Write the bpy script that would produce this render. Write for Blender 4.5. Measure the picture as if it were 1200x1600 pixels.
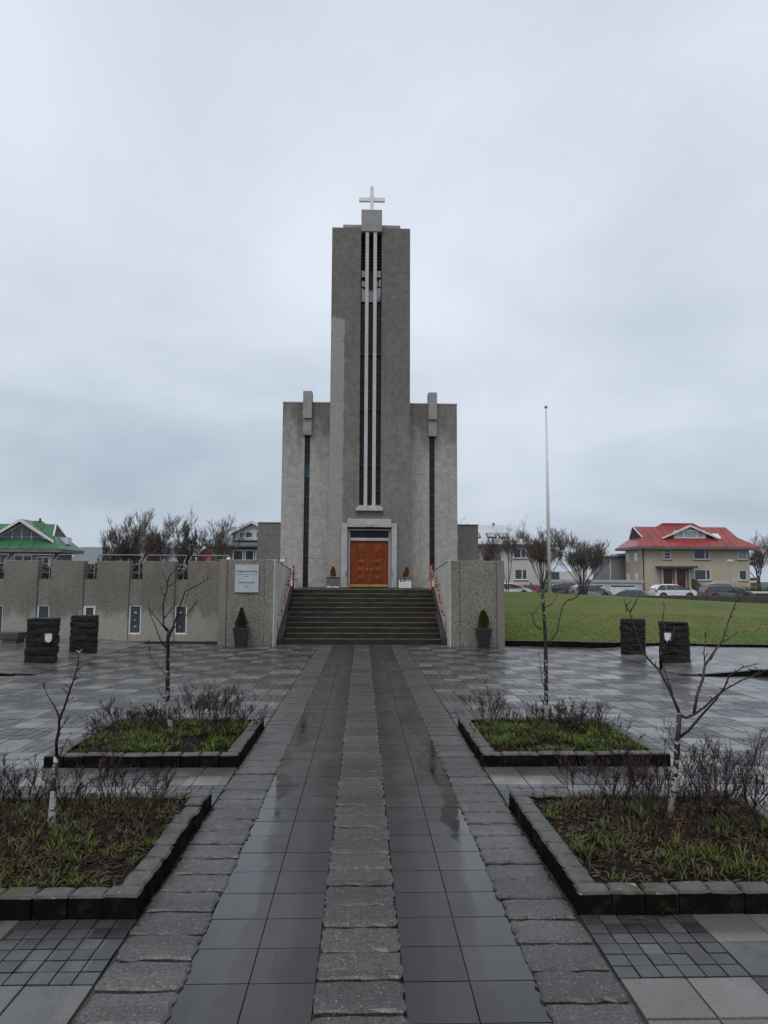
import bpy, bmesh, math, random
from mathutils import Vector, Matrix, noise as mnoise
R = math.radians
rnd = random.Random(7)
for o in list(bpy.data.objects): bpy.data.objects.remove(o)
scene = bpy.context.scene
col = scene.collection

# ------------------------------------------------------------------ camera
TH = math.atan(105/1109.0); PS = R(1.70); RO = 0.0047
cd = bpy.data.cameras.new('camera'); cam = bpy.data.objects.new('camera', cd); col.objects.link(cam)
f_ = Vector((math.sin(PS)*math.cos(TH), math.cos(PS)*math.cos(TH), math.sin(TH)))
r_ = Vector((math.cos(PS), -math.sin(PS), 0)); u_ = r_.cross(f_)
rc = (r_ + RO*u_).normalized(); uc = (u_ - RO*r_).normalized()
cam.matrix_world = Matrix(((rc.x, uc.x, -f_.x, 0), (rc.y, uc.y, -f_.y, 0), (rc.z, uc.z, -f_.z, 1.8), (0, 0, 0, 1)))
cd.sensor_fit = 'VERTICAL'; cd.sensor_height = 24.0; cd.lens = 24.0*1109/1600
cd.clip_start = 0.05; cd.clip_end = 3000
scene.camera = cam

# ------------------------------------------------------------------ sky and light
SUN_EL, SUN_AZ = R(58), R(200)
w = bpy.data.worlds.new('World'); scene.world = w; w.use_nodes = True
nt = w.node_tree; nt.nodes.clear(); N = nt.nodes.new; L = nt.links.new
out = N('ShaderNodeOutputWorld'); bg = N('ShaderNodeBackground'); bg.inputs['Strength'].default_value = 0.1
sky = N('ShaderNodeTexSky'); sky.sky_type = 'NISHITA'; sky.sun_disc = False; sky.sun_elevation = SUN_EL; sky.sun_rotation = SUN_AZ
sky.air_density = 1.0; sky.dust_density = 3.0
tc = N('ShaderNodeTexCoord'); sp = N('ShaderNodeSeparateXYZ'); L(tc.outputs['Generated'], sp.inputs[0])
def wm(op, a, b=None):
    n = N('ShaderNodeMath'); n.operation = op
    for i, q in enumerate((a, b)):
        if q is None: continue
        if isinstance(q, (int, float)): n.inputs[i].default_value = q
        else: L(q, n.inputs[i])
    return n.outputs[0]
zc = wm('MAXIMUM', sp.outputs['Z'], 0.0)
den = wm('ADD', zc, 0.22)
cb = N('ShaderNodeCombineXYZ'); L(wm('DIVIDE', sp.outputs['X'], den), cb.inputs[0]); L(wm('DIVIDE', sp.outputs['Y'], den), cb.inputs[1])
mp = N('ShaderNodeMapping'); mp.inputs['Rotation'].default_value = (0, 0, R(35)); mp.inputs['Scale'].default_value = (0.95, 0.85, 1); mp.inputs['Location'].default_value = (4.3, 2.2, 0)
L(cb.outputs[0], mp.inputs[0])
n1 = N('ShaderNodeTexNoise'); n1.inputs['Scale'].default_value = 1.0; n1.inputs['Detail'].default_value = 8; n1.inputs['Roughness'].default_value = 0.52; n1.inputs['Distortion'].default_value = 0.25
L(mp.outputs[0], n1.inputs['Vector'])
cr = N('ShaderNodeValToRGB'); e = cr.color_ramp.elements
e[0].position = 0.30; e[0].color = (0.50, 0.545, 0.62, 1); e[1].position = 0.70; e[1].color = (0.75, 0.79, 0.855, 1)
m_ = cr.color_ramp.elements.new(0.5); m_.color = (0.625, 0.67, 0.745, 1)
L(n1.outputs['Fac'], cr.inputs[0])
er = N('ShaderNodeValToRGB'); e = er.color_ramp.elements
e[0].position = 0.0; e[0].color = (0.64, 0.68, 0.715, 1); e[1].position = 1.0; e[1].color = (0.97, 0.95, 0.96, 1)
for p, c in ((0.08, (0.71, 0.75, 0.785, 1)), (0.22, (0.85, 0.88, 0.91, 1)), (0.36, (0.94, 0.965, 0.99, 1)), (0.5, (0.97, 0.98, 0.99, 1))):
    q = er.color_ramp.elements.new(p); q.color = c
L(zc, er.inputs[0])
mu = N('ShaderNodeMix'); mu.data_type = 'RGBA'; mu.blend_type = 'MULTIPLY'; mu.inputs[0].default_value = 1
L(cr.outputs[0], mu.inputs[6]); L(er.outputs[0], mu.inputs[7])
sc = N('ShaderNodeVectorMath'); sc.operation = 'SCALE'; sc.inputs['Scale'].default_value = 12.2; L(mu.outputs[2], sc.inputs[0])
mx = N('ShaderNodeMix'); mx.data_type = 'RGBA'; mx.inputs[0].default_value = 0.93
L(sky.outputs[0], mx.inputs[6]); L(sc.outputs[0], mx.inputs[7]); L(mx.outputs[2], bg.inputs['Color']); L(bg.outputs[0], out.inputs[0])
sd = bpy.data.lights.new('sun', 'SUN'); sd.energy = 1.4; sd.angle = R(40); sd.color = (1, 0.91, 0.80)
so = bpy.data.objects.new('sun', sd); col.objects.link(so)
sv = Vector((math.sin(SUN_AZ)*math.cos(SUN_EL), math.cos(SUN_AZ)*math.cos(SUN_EL), math.sin(SUN_EL)))
so.rotation_euler = sv.to_track_quat('Z', 'Y').to_euler(); so.location = (0, -10, 30)
vs = scene.view_settings; vs.view_transform = 'Standard'; vs.look = 'None'; vs.exposure = 0; vs.gamma = 1; vs.use_curve_mapping = False

# ------------------------------------------------------------------ materials
class Nodes:
    def __init__(s, name):
        s.m = bpy.data.materials.new(name); s.m.use_nodes = True; s.t = s.m.node_tree
        s.b = s.t.nodes['Principled BSDF']; s._pos = None
    def n(s, k): return s.t.nodes.new(k)
    def l(s, a, b): s.t.links.new(a, b)
    def setv(s, sock, q):
        if isinstance(q, (int, float)): sock.default_value = q
        elif isinstance(q, tuple): sock.default_value = q if len(q) == 4 or sock.type == 'VECTOR' else q+(1,)
        else: s.l(q, sock)
    def pos(s, k='pos'):
        if k == 'pos': return s.n('ShaderNodeNewGeometry').outputs['Position']
        return s.n('ShaderNodeTexCoord').outputs['Object']
    def sep(s, v):
        q = s.n('ShaderNodeSeparateXYZ'); s.l(v, q.inputs[0]); return q.outputs
    def scalev(s, v, sc):
        q = s.n('ShaderNodeMapping'); s.l(v, q.inputs[0]); q.inputs['Scale'].default_value = sc; return q.outputs[0]
    def noise(s, v, scale, detail=4, rough=0.5, dist=0.0):
        q = s.n('ShaderNodeTexNoise'); s.l(v, q.inputs['Vector']); q.inputs['Scale'].default_value = scale
        q.inputs['Detail'].default_value = detail; q.inputs['Roughness'].default_value = rough; q.inputs['Distortion'].default_value = dist
        return q.outputs['Fac']
    def voro(s, v, scale, feat='F1', o='Distance'):
        q = s.n('ShaderNodeTexVoronoi'); q.feature = feat; s.l(v, q.inputs['Vector']); q.inputs['Scale'].default_value = scale; return q.outputs[o]
    def math(s, op, a, b=None, c=None, clamp=False):
        q = s.n('ShaderNodeMath'); q.operation = op; q.use_clamp = clamp
        for i, z in enumerate((a, b, c)):
            if z is not None: s.setv(q.inputs[i], z)
        return q.outputs[0]
    def rng(s, v, a, b, c=0.0, d=1.0):
        q = s.n('ShaderNodeMapRange'); q.interpolation_type = 'SMOOTHSTEP'; s.setv(q.inputs[0], v)
        for i, z in enumerate((a, b, c, d)): s.setv(q.inputs[i+1], z)
        return q.outputs[0]
    def mix(s, f, a, b, mode='MIX'):
        q = s.n('ShaderNodeMix'); q.data_type = 'RGBA'; q.blend_type = mode
        s.setv(q.inputs[0], f); s.setv(q.inputs[6], a); s.setv(q.inputs[7], b); return q.outputs[2]
    def mul(s, c, v):   # colour times grey value
        q = s.n('ShaderNodeVectorMath'); q.operation = 'SCALE'; s.setv(q.inputs[0], c if not isinstance(c, tuple) else c[:3]); s.setv(q.inputs['Scale'], v); return q.outputs[0]
    def cell(s, v, sx, sy, ox=0, oy=0):
        x, y, z = s.sep(v)
        fx = s.math('FLOOR', s.math('DIVIDE', s.math('SUBTRACT', x, ox), sx)); fy = s.math('FLOOR', s.math('DIVIDE', s.math('SUBTRACT', y, oy), sy))
        c = s.n('ShaderNodeCombineXYZ'); s.l(fx, c.inputs[0]); s.l(fy, c.inputs[1])
        wn = s.n('ShaderNodeTexWhiteNoise'); wn.noise_dimensions = '3D'; s.l(c.outputs[0], wn.inputs['Vector']); return wn.outputs['Value']
    def bump(s, h, strength=0.5, dist=0.01, prev=None):
        q = s.n('ShaderNodeBump'); q.inputs['Strength'].default_value = strength; q.inputs['Distance'].default_value = dist
        s.l(h, q.inputs['Height'])
        if prev is not None: s.l(prev, q.inputs['Normal'])
        return q.outputs[0]
    def done(s, color, rough=0.7, normal=None, **kw):
        s.setv(s.b.inputs['Base Color'], color); s.setv(s.b.inputs['Roughness'], rough)
        if normal is not None: s.l(normal, s.b.inputs['Normal'])
        for k, v in kw.items(): s.setv(s.b.inputs[k], v)
        return s.m
def pbr(name, c1, c2=None, scale=3.0, rough=0.7, bump=0.0, bscale=60.0, grain=0.12, coord='pos', bdist=0.004, **kw):
    s = Nodes(name); v = s.pos(coord)
    c2 = c2 or tuple(x*0.75 for x in c1)
    f = s.rng(s.noise(v, scale, 5, 0.6), 0.3, 0.7)
    c = s.mix(f, c1, c2)
    g = s.noise(v, bscale, 3, 0.6)
    c = s.mul(c, s.math('MULTIPLY_ADD', g, grain*2, 1-grain))
    n = s.bump(g, bump, bdist) if bump else None
    return s.done(c, rough, n, **kw)
M = {}
def roughcast(name, base, dark, light=None, stains=True, zl=0.75, grain=0.55, bs=42.0):
    s = Nodes(name); v = s.pos(); x, y, z = s.sep(v)
    big = s.rng(s.noise(v, 0.8, 5, 0.6), 0.35, 0.7)
    c = s.mix(big, base, dark)
    g = s.rng(s.noise(v, bs, 2, 0.7), 0.28, 0.72); g2 = s.voro(v, bs*0.9)
    c = s.mul(c, s.math('MULTIPLY_ADD', g, grain*2, 1-grain))
    streak = s.rng(s.noise(s.scalev(v, (7, 7, 0.7)), 1.0, 4, 0.6), 0.42, 0.68)
    c = s.mix(s.math('MULTIPLY', streak, 0.22), c, s.mul(c, 0.65))
    if light:
        h = s.math('ADD', z, s.math('MULTIPLY_ADD', s.noise(s.scalev(v, (3.2, 3.2, 0.8)), 1.0, 5, 0.65), -1.5, 0.75))
        m = s.rng(h, zl-0.22, zl+0.12, 1, 0)
        c = s.mix(s.math('MULTIPLY', m, 0.75), c, s.mul(light, s.math('MULTIPLY_ADD', g, grain*1.4, 1-grain*0.7)))
    return s.done(c, 0.85, s.bump(g2, 0.7, 0.012), **{'Specular IOR Level': 0.25})
M['roughcast'] = roughcast('roughcast', (0.185, 0.177, 0.158), (0.140, 0.134, 0.119), (0.31, 0.30, 0.275))
M['roughcast_plain'] = roughcast('roughcast_plain', (0.205, 0.196, 0.174), (0.160, 0.153, 0.136))
M['innerwall'] = roughcast('inner_wall_render', (0.50, 0.485, 0.455), (0.40, 0.39, 0.365), grain=0.25)
def church_mat():
    s = Nodes('church_render'); v = s.pos(); x, y, z = s.sep(v)
    n = s.noise(v, 0.55, 6, 0.65); fine = s.rng(s.noise(v, 22, 4, 0.75), 0.25, 0.75); mid = s.noise(v, 4, 5, 0.65)
    c = s.mix(s.rng(n, 0.35, 0.68), (0.158, 0.153, 0.143), (0.195, 0.190, 0.178))
    # weathering: rain-soaked heads of the walls, uneven, in streaks
    st = s.noise(s.scalev(v, (2.4, 2.4, 0.35)), 1.0, 5, 0.6)
    wet = s.rng(s.math('ADD', s.math('MULTIPLY', s.math('SUBTRACT', z, 7.0), 0.11), st), 0.38, 0.85)
    c = s.mix(s.math('MULTIPLY', wet, 0.6), c, (0.122, 0.118, 0.11))
    isw = s.math('MULTIPLY', s.math('GREATER_THAN', y, 29.15), s.math('LESS_THAN', y, 33.0))
    dry = s.rng(s.math('ADD', s.math('MULTIPLY', s.math('SUBTRACT', 8.6, z), 0.16), s.noise(s.scalev(v, (1.4, 1.4, 0.7)), 1.0, 5, 0.6)), 0.42, 0.9)
    c = s.mix(s.math('MULTIPLY', s.math('MULTIPLY', isw, dry), 0.75), c, (0.37, 0.365, 0.348))
    # horizontal day joints on the wings
    hj = s.rng(s.math('ABSOLUTE', s.math('SUBTRACT', s.math('FRACT', s.math('ADD', s.math('MULTIPLY', z, 0.56), s.math('MULTIPLY', s.noise(v, 1.2, 3), 0.06))), 0.5)), 0.0, 0.02, 1, 0)
    hj = s.math('MULTIPLY', s.math('MULTIPLY', hj, isw), s.rng(s.noise(v, 1.7, 3), 0.45, 0.7))
    c = s.mix(s.math('MULTIPLY', hj, 0.55), c, (0.09, 0.087, 0.08))
    # renewed render strip on the left edge of the tower
    edge = s.math('ADD', -0.83, s.math('MULTIPLY', s.math('SUBTRACT', s.noise(s.scalev(v, (0.0, 0.0, 1.0)), 1.1, 8, 0.75), 0.5), 0.36))
    top = s.math('ADD', 12.62, s.math('MULTIPLY', s.math('SUBTRACT', s.noise(s.scalev(v, (6, 0.01, 0.01)), 1.0, 3), 0.5), 0.9))
    inp = s.math('MULTIPLY', s.rng(s.math('SUBTRACT', edge, x), -0.012, 0.012), s.rng(s.math('SUBTRACT', top, z), -0.04, 0.04))
    inp = s.math('MULTIPLY', inp, s.math('LESS_THAN', y, 29.15))
    pc = s.mix(s.rng(mid, 0.3, 0.7), (0.30, 0.295, 0.28), (0.25, 0.245, 0.232))
    c = s.mix(inp, c, pc)
    c = s.mul(c, s.math('MULTIPLY_ADD', fine, 0.45, 0.78))
    c = s.mul(c, s.math('MULTIPLY_ADD', s.rng(mid, 0.25, 0.75), 0.34, 0.83))
    rs = s.rng(s.noise(s.scalev(v, (8, 8, 0.22)), 1.0, 5, 0.65), 0.52, 0.72)
    c = s.mix(s.math('MULTIPLY', rs, 0.38), c, s.mul(c, 0.6))
    return s.done(c, 0.85, s.bump(fine, 0.5, 0.012), **{'Specular IOR Level': 0.25})
M['church'] = church_mat()
M['trim'] = pbr('trim_render', (0.40, 0.405, 0.40), (0.31, 0.313, 0.31), 2.5, 0.8, 0.3, 70)
M['trim_grey'] = pbr('trim_grey', (0.27, 0.272, 0.27), (0.21, 0.212, 0.21), 2.0, 0.8, 0.3, 60)
M['fin'] = pbr('fin_paint', (0.43, 0.44, 0.45), (0.35, 0.36, 0.37), 1.2, 0.6, 0.1, 40)
M['whitemetal'] = pbr('white_metal', (0.72, 0.73, 0.74), (0.62, 0.63, 0.64), 2, 0.4, grain=0.03)
M['whitepaint'] = pbr('white_paint', (0.66, 0.67, 0.68), (0.54, 0.55, 0.55), 3, 0.5, 0.1, 40, grain=0.05)
M['galv'] = pbr('galvanised', (0.34, 0.35, 0.36), (0.26, 0.27, 0.28), 6, 0.45)
def glass(name, c, rough=0.06):
    s = Nodes(name); v = s.pos()
    return s.done(s.mix(s.noise(v, 1.5, 3), c, tuple(x*0.6 for x in c)), rough, s.bump(s.noise(v, 1.3, 2), 0.08, 0.02), **{'Specular IOR Level': 0.5 if rough < 0.12 else 0.22})
M['darkglass'] = glass('dark_glass', (0.016, 0.015, 0.016), 0.16)
M['leadglass'] = glass('lead_glass', (0.028, 0.026, 0.027), 0.25)
M['blueglass'] = glass('blue_glass', (0.03, 0.10, 0.14), 0.2)
M['redglass'] = glass('red_glass', (0.05, 0.022, 0.022), 0.25)
M['houseglass'] = glass('house_glass', (0.05, 0.07, 0.085), 0.05)
M['paleglass'] = glass('pale_glass', (0.30, 0.38, 0.41), 0.1)
M['curtain'] = pbr('curtain', (0.38, 0.38, 0.37), (0.25, 0.25, 0.25), 4, 0.8)
M['mosaic'] = pbr('pale_louvre', (0.62, 0.63, 0.65), (0.45, 0.46, 0.48), 7, 0.6)
def wood():
    s = Nodes('door_wood'); v = s.pos(); q = s.scalev(v, (22, 22, 1.6))
    g = s.noise(q, 1.0, 6, 0.6, 0.4); b = s.noise(v, 3.0, 3)
    g = s.rng(g, 0.3, 0.7); c = s.mix(g, (0.235, 0.046, 0.010), (0.08, 0.014, 0.004)); c = s.mix(s.math('MULTIPLY', b, 0.4), c, (0.28, 0.07, 0.014))
    return s.done(c, 0.5, s.bump(g, 0.2, 0.004), **{'Specular IOR Level': 0.25})
M['wood'] = wood()
M['brass'] = pbr('brass', (0.42, 0.27, 0.07), (0.30, 0.19, 0.05), 8, 0.4)
M['stairs'] = None
def stair_mat():
    s = Nodes('stair_concrete'); v = s.pos(); x, y, z = s.sep(v)
    n = s.noise(s.scalev(v, (1.6, 1.6, 4)), 1.0, 6, 0.65); f = s.noise(v, 70, 3)
    c = s.mix(s.rng(n, 0.32, 0.7), (0.012, 0.0105, 0.0085), (0.032, 0.026, 0.019))
    moss = s.rng(s.noise(v, 2.1, 4), 0.5, 0.72)
    c = s.mix(s.math('MULTIPLY', moss, 0.6), c, (0.032, 0.026, 0.012))
    c = s.mul(c, s.math('MULTIPLY_ADD', f, 0.6, 0.7))
    return s.done(c, s.rng(n, 0.3, 0.7, 0.4, 0.7), s.bump(f, 0.3, 0.004), **{'Specular IOR Level': 0.3})
M['stairs'] = stair_mat()
M['nosing'] = pbr('stair_nosing', (0.15, 0.135, 0.11), (0.04, 0.035, 0.028), 3.5, 0.5, 0.3, 60, grain=0.3)
M['blackstone'] = pbr('black_wet_render', (0.022, 0.020, 0.017), (0.04, 0.036, 0.03), 3, 0.5, 0.4, 50, grain=0.3)
M['orange'] = pbr('orange_paint', (0.40, 0.15, 0.075), (0.29, 0.10, 0.05), 9, 0.45, 0.1, 60)
M['darkred'] = pbr('dark_red_paint', (0.12, 0.03, 0.02), (0.08, 0.02, 0.015), 6, 0.4)
M['blackmetal'] = pbr('black_metal', (0.02, 0.02, 0.022), (0.03, 0.03, 0.03), 6, 0.5)
def paver(name, c1, c2, cx, cy, ox, oy, wet=(0.2, 0.5), bs=120, cellvar=0.75, spec=0.5, moss=0.25, fleck=0.0, wscale=0.8, bumpk=0.35, lump=0):
    s = Nodes(name); v = s.pos(); x, y, z = s.sep(v)
    k = s.cell(v, cx, cy, ox, oy)
    c = s.mix(k, c1, c2)
    c = s.mul(c, s.math('MULTIPLY_ADD', s.cell(v, cx, cy, ox+0.0001, oy+100*cy), cellvar, 1-cellvar/2))
    big = s.noise(v, wscale, 6, 0.6); f = s.noise(v, bs, 3, 0.65); mid = s.noise(v, 7, 4, 0.6)
    c = s.mul(c, s.math('MULTIPLY_ADD', s.rng(f, 0.25, 0.75), 0.7, 0.65)); c = s.mul(c, s.math('MULTIPLY_ADD', mid, 0.5, 0.75))
    c = s.mix(s.math('MULTIPLY', s.rng(s.noise(v, 1.4, 5), 0.55, 0.75), moss), c, (0.05, 0.046, 0.018))
    if fleck:
        fl = s.rng(s.voro(v, 62), 0.10, 0.30, 1, 0)
        fl = s.math('MULTIPLY', fl, s.rng(s.noise(v, 21, 2), 0.47, 0.62))
        c = s.mul(c, s.math('MULTIPLY_ADD', s.rng(s.noise(v, 95, 2, 0.7), 0.3, 0.7), 0.9, 0.55))
        c = s.mix(s.math('MULTIPLY', fl, fleck), c, (0.33, 0.32, 0.30))
    w = s.rng(s.math('ADD', big, s.math('MULTIPLY', s.math('SUBTRACT', mid, 0.5), 0.35)), 0.4, 0.62)
    ro = s.math('MULTIPLY_ADD', w, wet[0]-wet[1], wet[1])
    return s.done(c, ro, s.bump(f, bumpk, 0.003, s.bump(s.noise(v, 16, 4, 0.6), lump, 0.012) if lump else None), **{'Specular IOR Level': spec})
B = 0.61
M['slab'] = paver('plaza_slab', (0.128, 0.126, 0.115), (0.074, 0.074, 0.070), B/2, B/2, 1.18, 3.99, (0.16, 0.36), bumpk=0.08)
M['sett'] = paver('plaza_sett', (0.050, 0.050, 0.051), (0.032, 0.032, 0.033), B/6, B/6, 1.18, 3.99, (0.24, 0.42), bumpk=0.15)
M['pathstone'] = paver('path_stone', (0.054, 0.052, 0.049), (0.035, 0.0335, 0.032), 0.45, 0.245, -0.2, 0, (0.28, 0.42), 48, 0.35, 0.5, 0.15, 0.75, 0.55, 0.7, 0.35)
M['bandslab'] = paver('band_slab', (0.13, 0.133, 0.13), (0.10, 0.103, 0.10), 0.3, 0.3, 0, 0, (0.17, 0.34), bumpk=0.08)
def lane():
    s = Nodes('lane_slab'); v = s.pos(); x, y, z = s.sep(v)
    k = s.cell(v, 0.30, 0.305, 0.19, 0); f = s.noise(v, 150, 3, 0.65); mid = s.noise(v, 5, 5, 0.6); big = s.noise(v, 0.9, 5, 0.6)
    c = s.mix(k, (0.040, 0.0385, 0.037), (0.024, 0.023, 0.022)); c = s.mul(c, s.math('MULTIPLY_ADD', s.rng(f, 0.25, 0.75), 0.5, 0.75)); c = s.mul(c, s.math('MULTIPLY_ADD', mid, 0.6, 0.7))
    damp = s.rng(s.math('ADD', s.math('ABSOLUTE', x), s.math('MULTIPLY', s.math('SUBTRACT', s.noise(s.scalev(v, (2, 0.5, 1)), 1.3, 5, 0.65), 0.5), 0.5)), 0.28, 0.42, 0.62, 1.0)
    c = s.mul(c, damp)
    ax = s.math('ABSOLUTE', x)
    # standing water collects along the outer edge of each lane
    e = s.math('ADD', ax, s.math('MULTIPLY', s.math('SUBTRACT', s.noise(s.scalev(v, (1.5, 0.6, 1)), 1.0, 5, 0.6), 0.5), 0.9))
    e = s.math('ADD', e, s.math('MULTIPLY', s.math('SUBTRACT', mid, 0.5), 0.12))
    pud = s.rng(e, 0.56, 0.70)
    pud = s.math('MULTIPLY', pud, s.rng(s.math('ADD', y, s.math('MULTIPLY', big, 5.0)), 9.0, 15.0, 1, 0.2))
    c = s.mix(pud, c, s.mul(c, 0.72))
    ro = s.math('MULTIPLY_ADD', pud, -0.30, s.rng(mid, 0.3, 0.7, 0.27, 0.42))
    q = s.n('ShaderNodeBump'); q.inputs['Distance'].default_value = 0.002; s.l(f, q.inputs['Height'])
    s.l(s.math('MULTIPLY_ADD', pud, -0.34, 0.35), q.inputs['Strength'])
    return s.done(c, ro, q.outputs[0])
M['lane'] = lane()
M['joint'] = pbr('joint_dirt', (0.014, 0.0135, 0.011), (0.026, 0.024, 0.017), 5, 0.45, 0.4, 80)
M['asphalt'] = pbr('wet_asphalt', (0.042, 0.043, 0.046), (0.032, 0.033, 0.036), 1.2, 0.3, 0.4, 140, grain=0.3)
def kerbmat():
    s = Nodes('kerb_stone'); g = s.n('ShaderNodeNewGeometry'); v = g.outputs['Position']
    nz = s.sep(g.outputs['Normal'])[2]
    f = s.noise(v, 80, 3, 0.65); mid = s.noise(v, 9, 4, 0.6)
    c = s.mix(s.rng(mid, 0.3, 0.7), (0.085, 0.083, 0.078), (0.055, 0.054, 0.05))
    c = s.mix(s.rng(s.noise(v, 3.5, 5), 0.52, 0.7), c, (0.045, 0.042, 0.017))
    alg_shade = s.math('MULTIPLY', s.rng(nz, 0.55, 0.9, 1, 0), s.rng(mid, 0.75, 0.5, 0.75, 1.0))   # near-black sides: dark wet algae plus occlusion shade painted into the colour
    c = s.mix(alg_shade, c, (0.006, 0.006, 0.0055))
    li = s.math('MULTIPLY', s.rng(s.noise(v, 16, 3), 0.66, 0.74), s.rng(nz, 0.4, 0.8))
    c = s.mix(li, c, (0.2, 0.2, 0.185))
    c = s.mul(c, s.math('MULTIPLY_ADD', f, 0.7, 0.65))
    return s.done(c, s.math('MULTIPLY_ADD', alg_shade, 0.3, 0.5), s.bump(f, 0.6, 0.005), **{'Specular IOR Level': s.math('MULTIPLY_ADD', alg_shade, -0.32, 0.35)})
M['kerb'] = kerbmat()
M['soil'] = pbr('soil', (0.013, 0.010, 0.007), (0.008, 0.0065, 0.005), 9, 0.9, 0.9, 30, grain=0.5, bdist=0.03, **{'Specular IOR Level': 0.1})
M['basalt'] = pbr('basalt', (0.008, 0.0078, 0.0078), (0.016, 0.0155, 0.015), 8, 0.6, 1.0, 30, grain=0.5, bdist=0.03, **{'Specular IOR Level': 0.25})
M['plaque'] = pbr('black_plaque', (0.006, 0.006, 0.006), None, 5, 0.5)
M['shield'] = pbr('shield_enamel', (0.62, 0.65, 0.67), (0.5, 0.53, 0.56), 9, 0.4)
def bark(name, lime):
    s = Nodes(name); v = s.pos('obj'); x, y, z = s.sep(v)
    n = s.noise(s.scalev(v, (30, 30, 12)), 1.0, 4, 0.6); f = s.noise(v, 120, 3)
    c = s.mix(n, (0.034, 0.011, 0.009), (0.014, 0.008, 0.006))
    if lime:
        b = s.noise(s.scalev(v, (22, 22, 24)), 1.0, 3, 0.6)
        m = s.rng(s.math('ADD', b, s.math('MULTIPLY', z, -0.30)), 0.385, 0.42)
        m = s.math('MAXIMUM', m, s.math('MULTIPLY', s.rng(s.noise(s.scalev(v, (16, 16, 26)), 1.0, 2), 0.63, 0.67), 0.8))
        c = s.mix(m, c, s.mix(f, (0.40, 0.40, 0.37), (0.26, 0.26, 0.235)))
    return s.done(c, 0.6, s.bump(n, 0.6, 0.004))
M['bark'] = bark('lichen_bark', True); M['twig'] = bark('young_twig', False)
M['bud'] = pbr('opening_bud', (0.26, 0.25, 0.045), (0.16, 0.20, 0.035), 40, 0.6, coord='obj')
M['shrub'] = pbr('shrub_twig', (0.030, 0.011, 0.009), (0.014, 0.006, 0.005), 14, 0.65)
M['bgbark'] = pbr('bare_tree_bark', (0.075, 0.062, 0.052), (0.05, 0.042, 0.036), 1.5, 0.8)
M['bgtwig'] = pbr('bare_tree_twig', (0.125, 0.098, 0.085), (0.085, 0.067, 0.058), 1.0, 0.8)
def leafmat(name, a, b, c3):
    s = Nodes(name); v = s.pos(); o = s.n('ShaderNodeNewGeometry').outputs['Random Per Island']
    c = s.mix(o, a, b); c = s.mix(s.rng(s.noise(v, 3.2, 4), 0.45, 0.65), c, c3)
    return s.done(c, 0.55, **{'Specular IOR Level': 0.3})
M['weed'] = leafmat('weed_leaf', (0.040, 0.072, 0.006), (0.090, 0.130, 0.011), (0.034, 0.044, 0.007))
M['straw'] = leafmat('dead_leaf', (0.050, 0.024, 0.011), (0.020, 0.010, 0.005), (0.085, 0.052, 0.024))
M['conifer'] = leafmat('conifer_leaf', (0.020, 0.038, 0.012), (0.040, 0.062, 0.018), (0.03, 0.05, 0.014))
M['conifer_y'] = leafmat('conifer_leaf_yellowed', (0.045, 0.058, 0.014), (0.075, 0.082, 0.02), (0.05, 0.055, 0.016))
M['conifer_b'] = leafmat('conifer_leaf_browned', (0.17, 0.075, 0.022), (0.24, 0.11, 0.03), (0.10, 0.05, 0.02))
def lawnmat():
    s = Nodes('lawn_grass'); v = s.pos()
    n = s.noise(v, 0.28, 6, 0.6); m = s.noise(s.scalev(v, (1, 0.45, 1)), 1.6, 5, 0.65); f = s.noise(v, 22, 4, 0.7)
    c = s.mix(s.rng(n, 0.35, 0.65), (0.050, 0.090, 0.010), (0.096, 0.104, 0.016))
    c = s.mix(s.rng(m, 0.5, 0.75), c, (0.125, 0.112, 0.02)); f2 = s.noise(v, 6.5, 5, 0.7); c = s.mul(c, s.math('MULTIPLY_ADD', s.rng(f2, 0.25, 0.75), 0.45, 0.78)); c = s.mul(c, s.math('MULTIPLY_ADD', f, 0.5, 0.8))
    return s.done(c, 0.75, s.bump(f, 0.7, 0.03), **{'Specular IOR Level': 0.2})
M['lawn'] = lawnmat()
M['blade'] = leafmat('grass_blade', (0.052, 0.094, 0.008), (0.070, 0.108, 0.011), (0.10, 0.108, 0.016))
M['pot'] = pbr('pot_plastic', (0.020, 0.020, 0.023), (0.028, 0.028, 0.03), 8, 0.35)
M['potconc'] = pbr('pot_concrete', (0.13, 0.13, 0.12), (0.09, 0.09, 0.085), 7, 0.7, 0.3, 60)
M['ground'] = pbr('verge_ground', (0.055, 0.060, 0.035), (0.045, 0.043, 0.04), 0.2, 0.8, 0.3, 5)
M['redroof'] = pbr('red_roof', (0.27, 0.040, 0.042), (0.20, 0.032, 0.034), 0.6, 0.35, grain=0.05)
M['greenroof'] = pbr('green_roof', (0.026, 0.125, 0.055), (0.019, 0.095, 0.043), 0.6, 0.4, grain=0.05)
M['greyroof'] = pbr('pale_steel_roof', (0.44, 0.48, 0.51), (0.37, 0.41, 0.44), 0.6, 0.35, grain=0.05)
M['blueroof'] = pbr('slate_blue_roof', (0.13, 0.165, 0.185), (0.10, 0.125, 0.145), 0.8, 0.45, grain=0.05)
M['ochre'] = pbr('ochre_render', (0.45, 0.395, 0.30), (0.385, 0.335, 0.255), 0.5, 0.85, 0.3, 12)
M['housegrey'] = pbr('house_grey_render', (0.25, 0.235, 0.22), (0.18, 0.17, 0.16), 0.6, 0.85, 0.3, 12)
M['housewhite'] = pbr('house_pale_render', (0.52, 0.51, 0.49), (0.43, 0.42, 0.41), 0.5, 0.85, 0.3, 12)
M['annexgrey'] = pbr('annex_cladding', (0.22, 0.22, 0.24), (0.19, 0.19, 0.20), 0.6, 0.7)
M['eave'] = pbr('eave_board', (0.17, 0.15, 0.13), (0.12, 0.11, 0.1), 1.5, 0.7)
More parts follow.
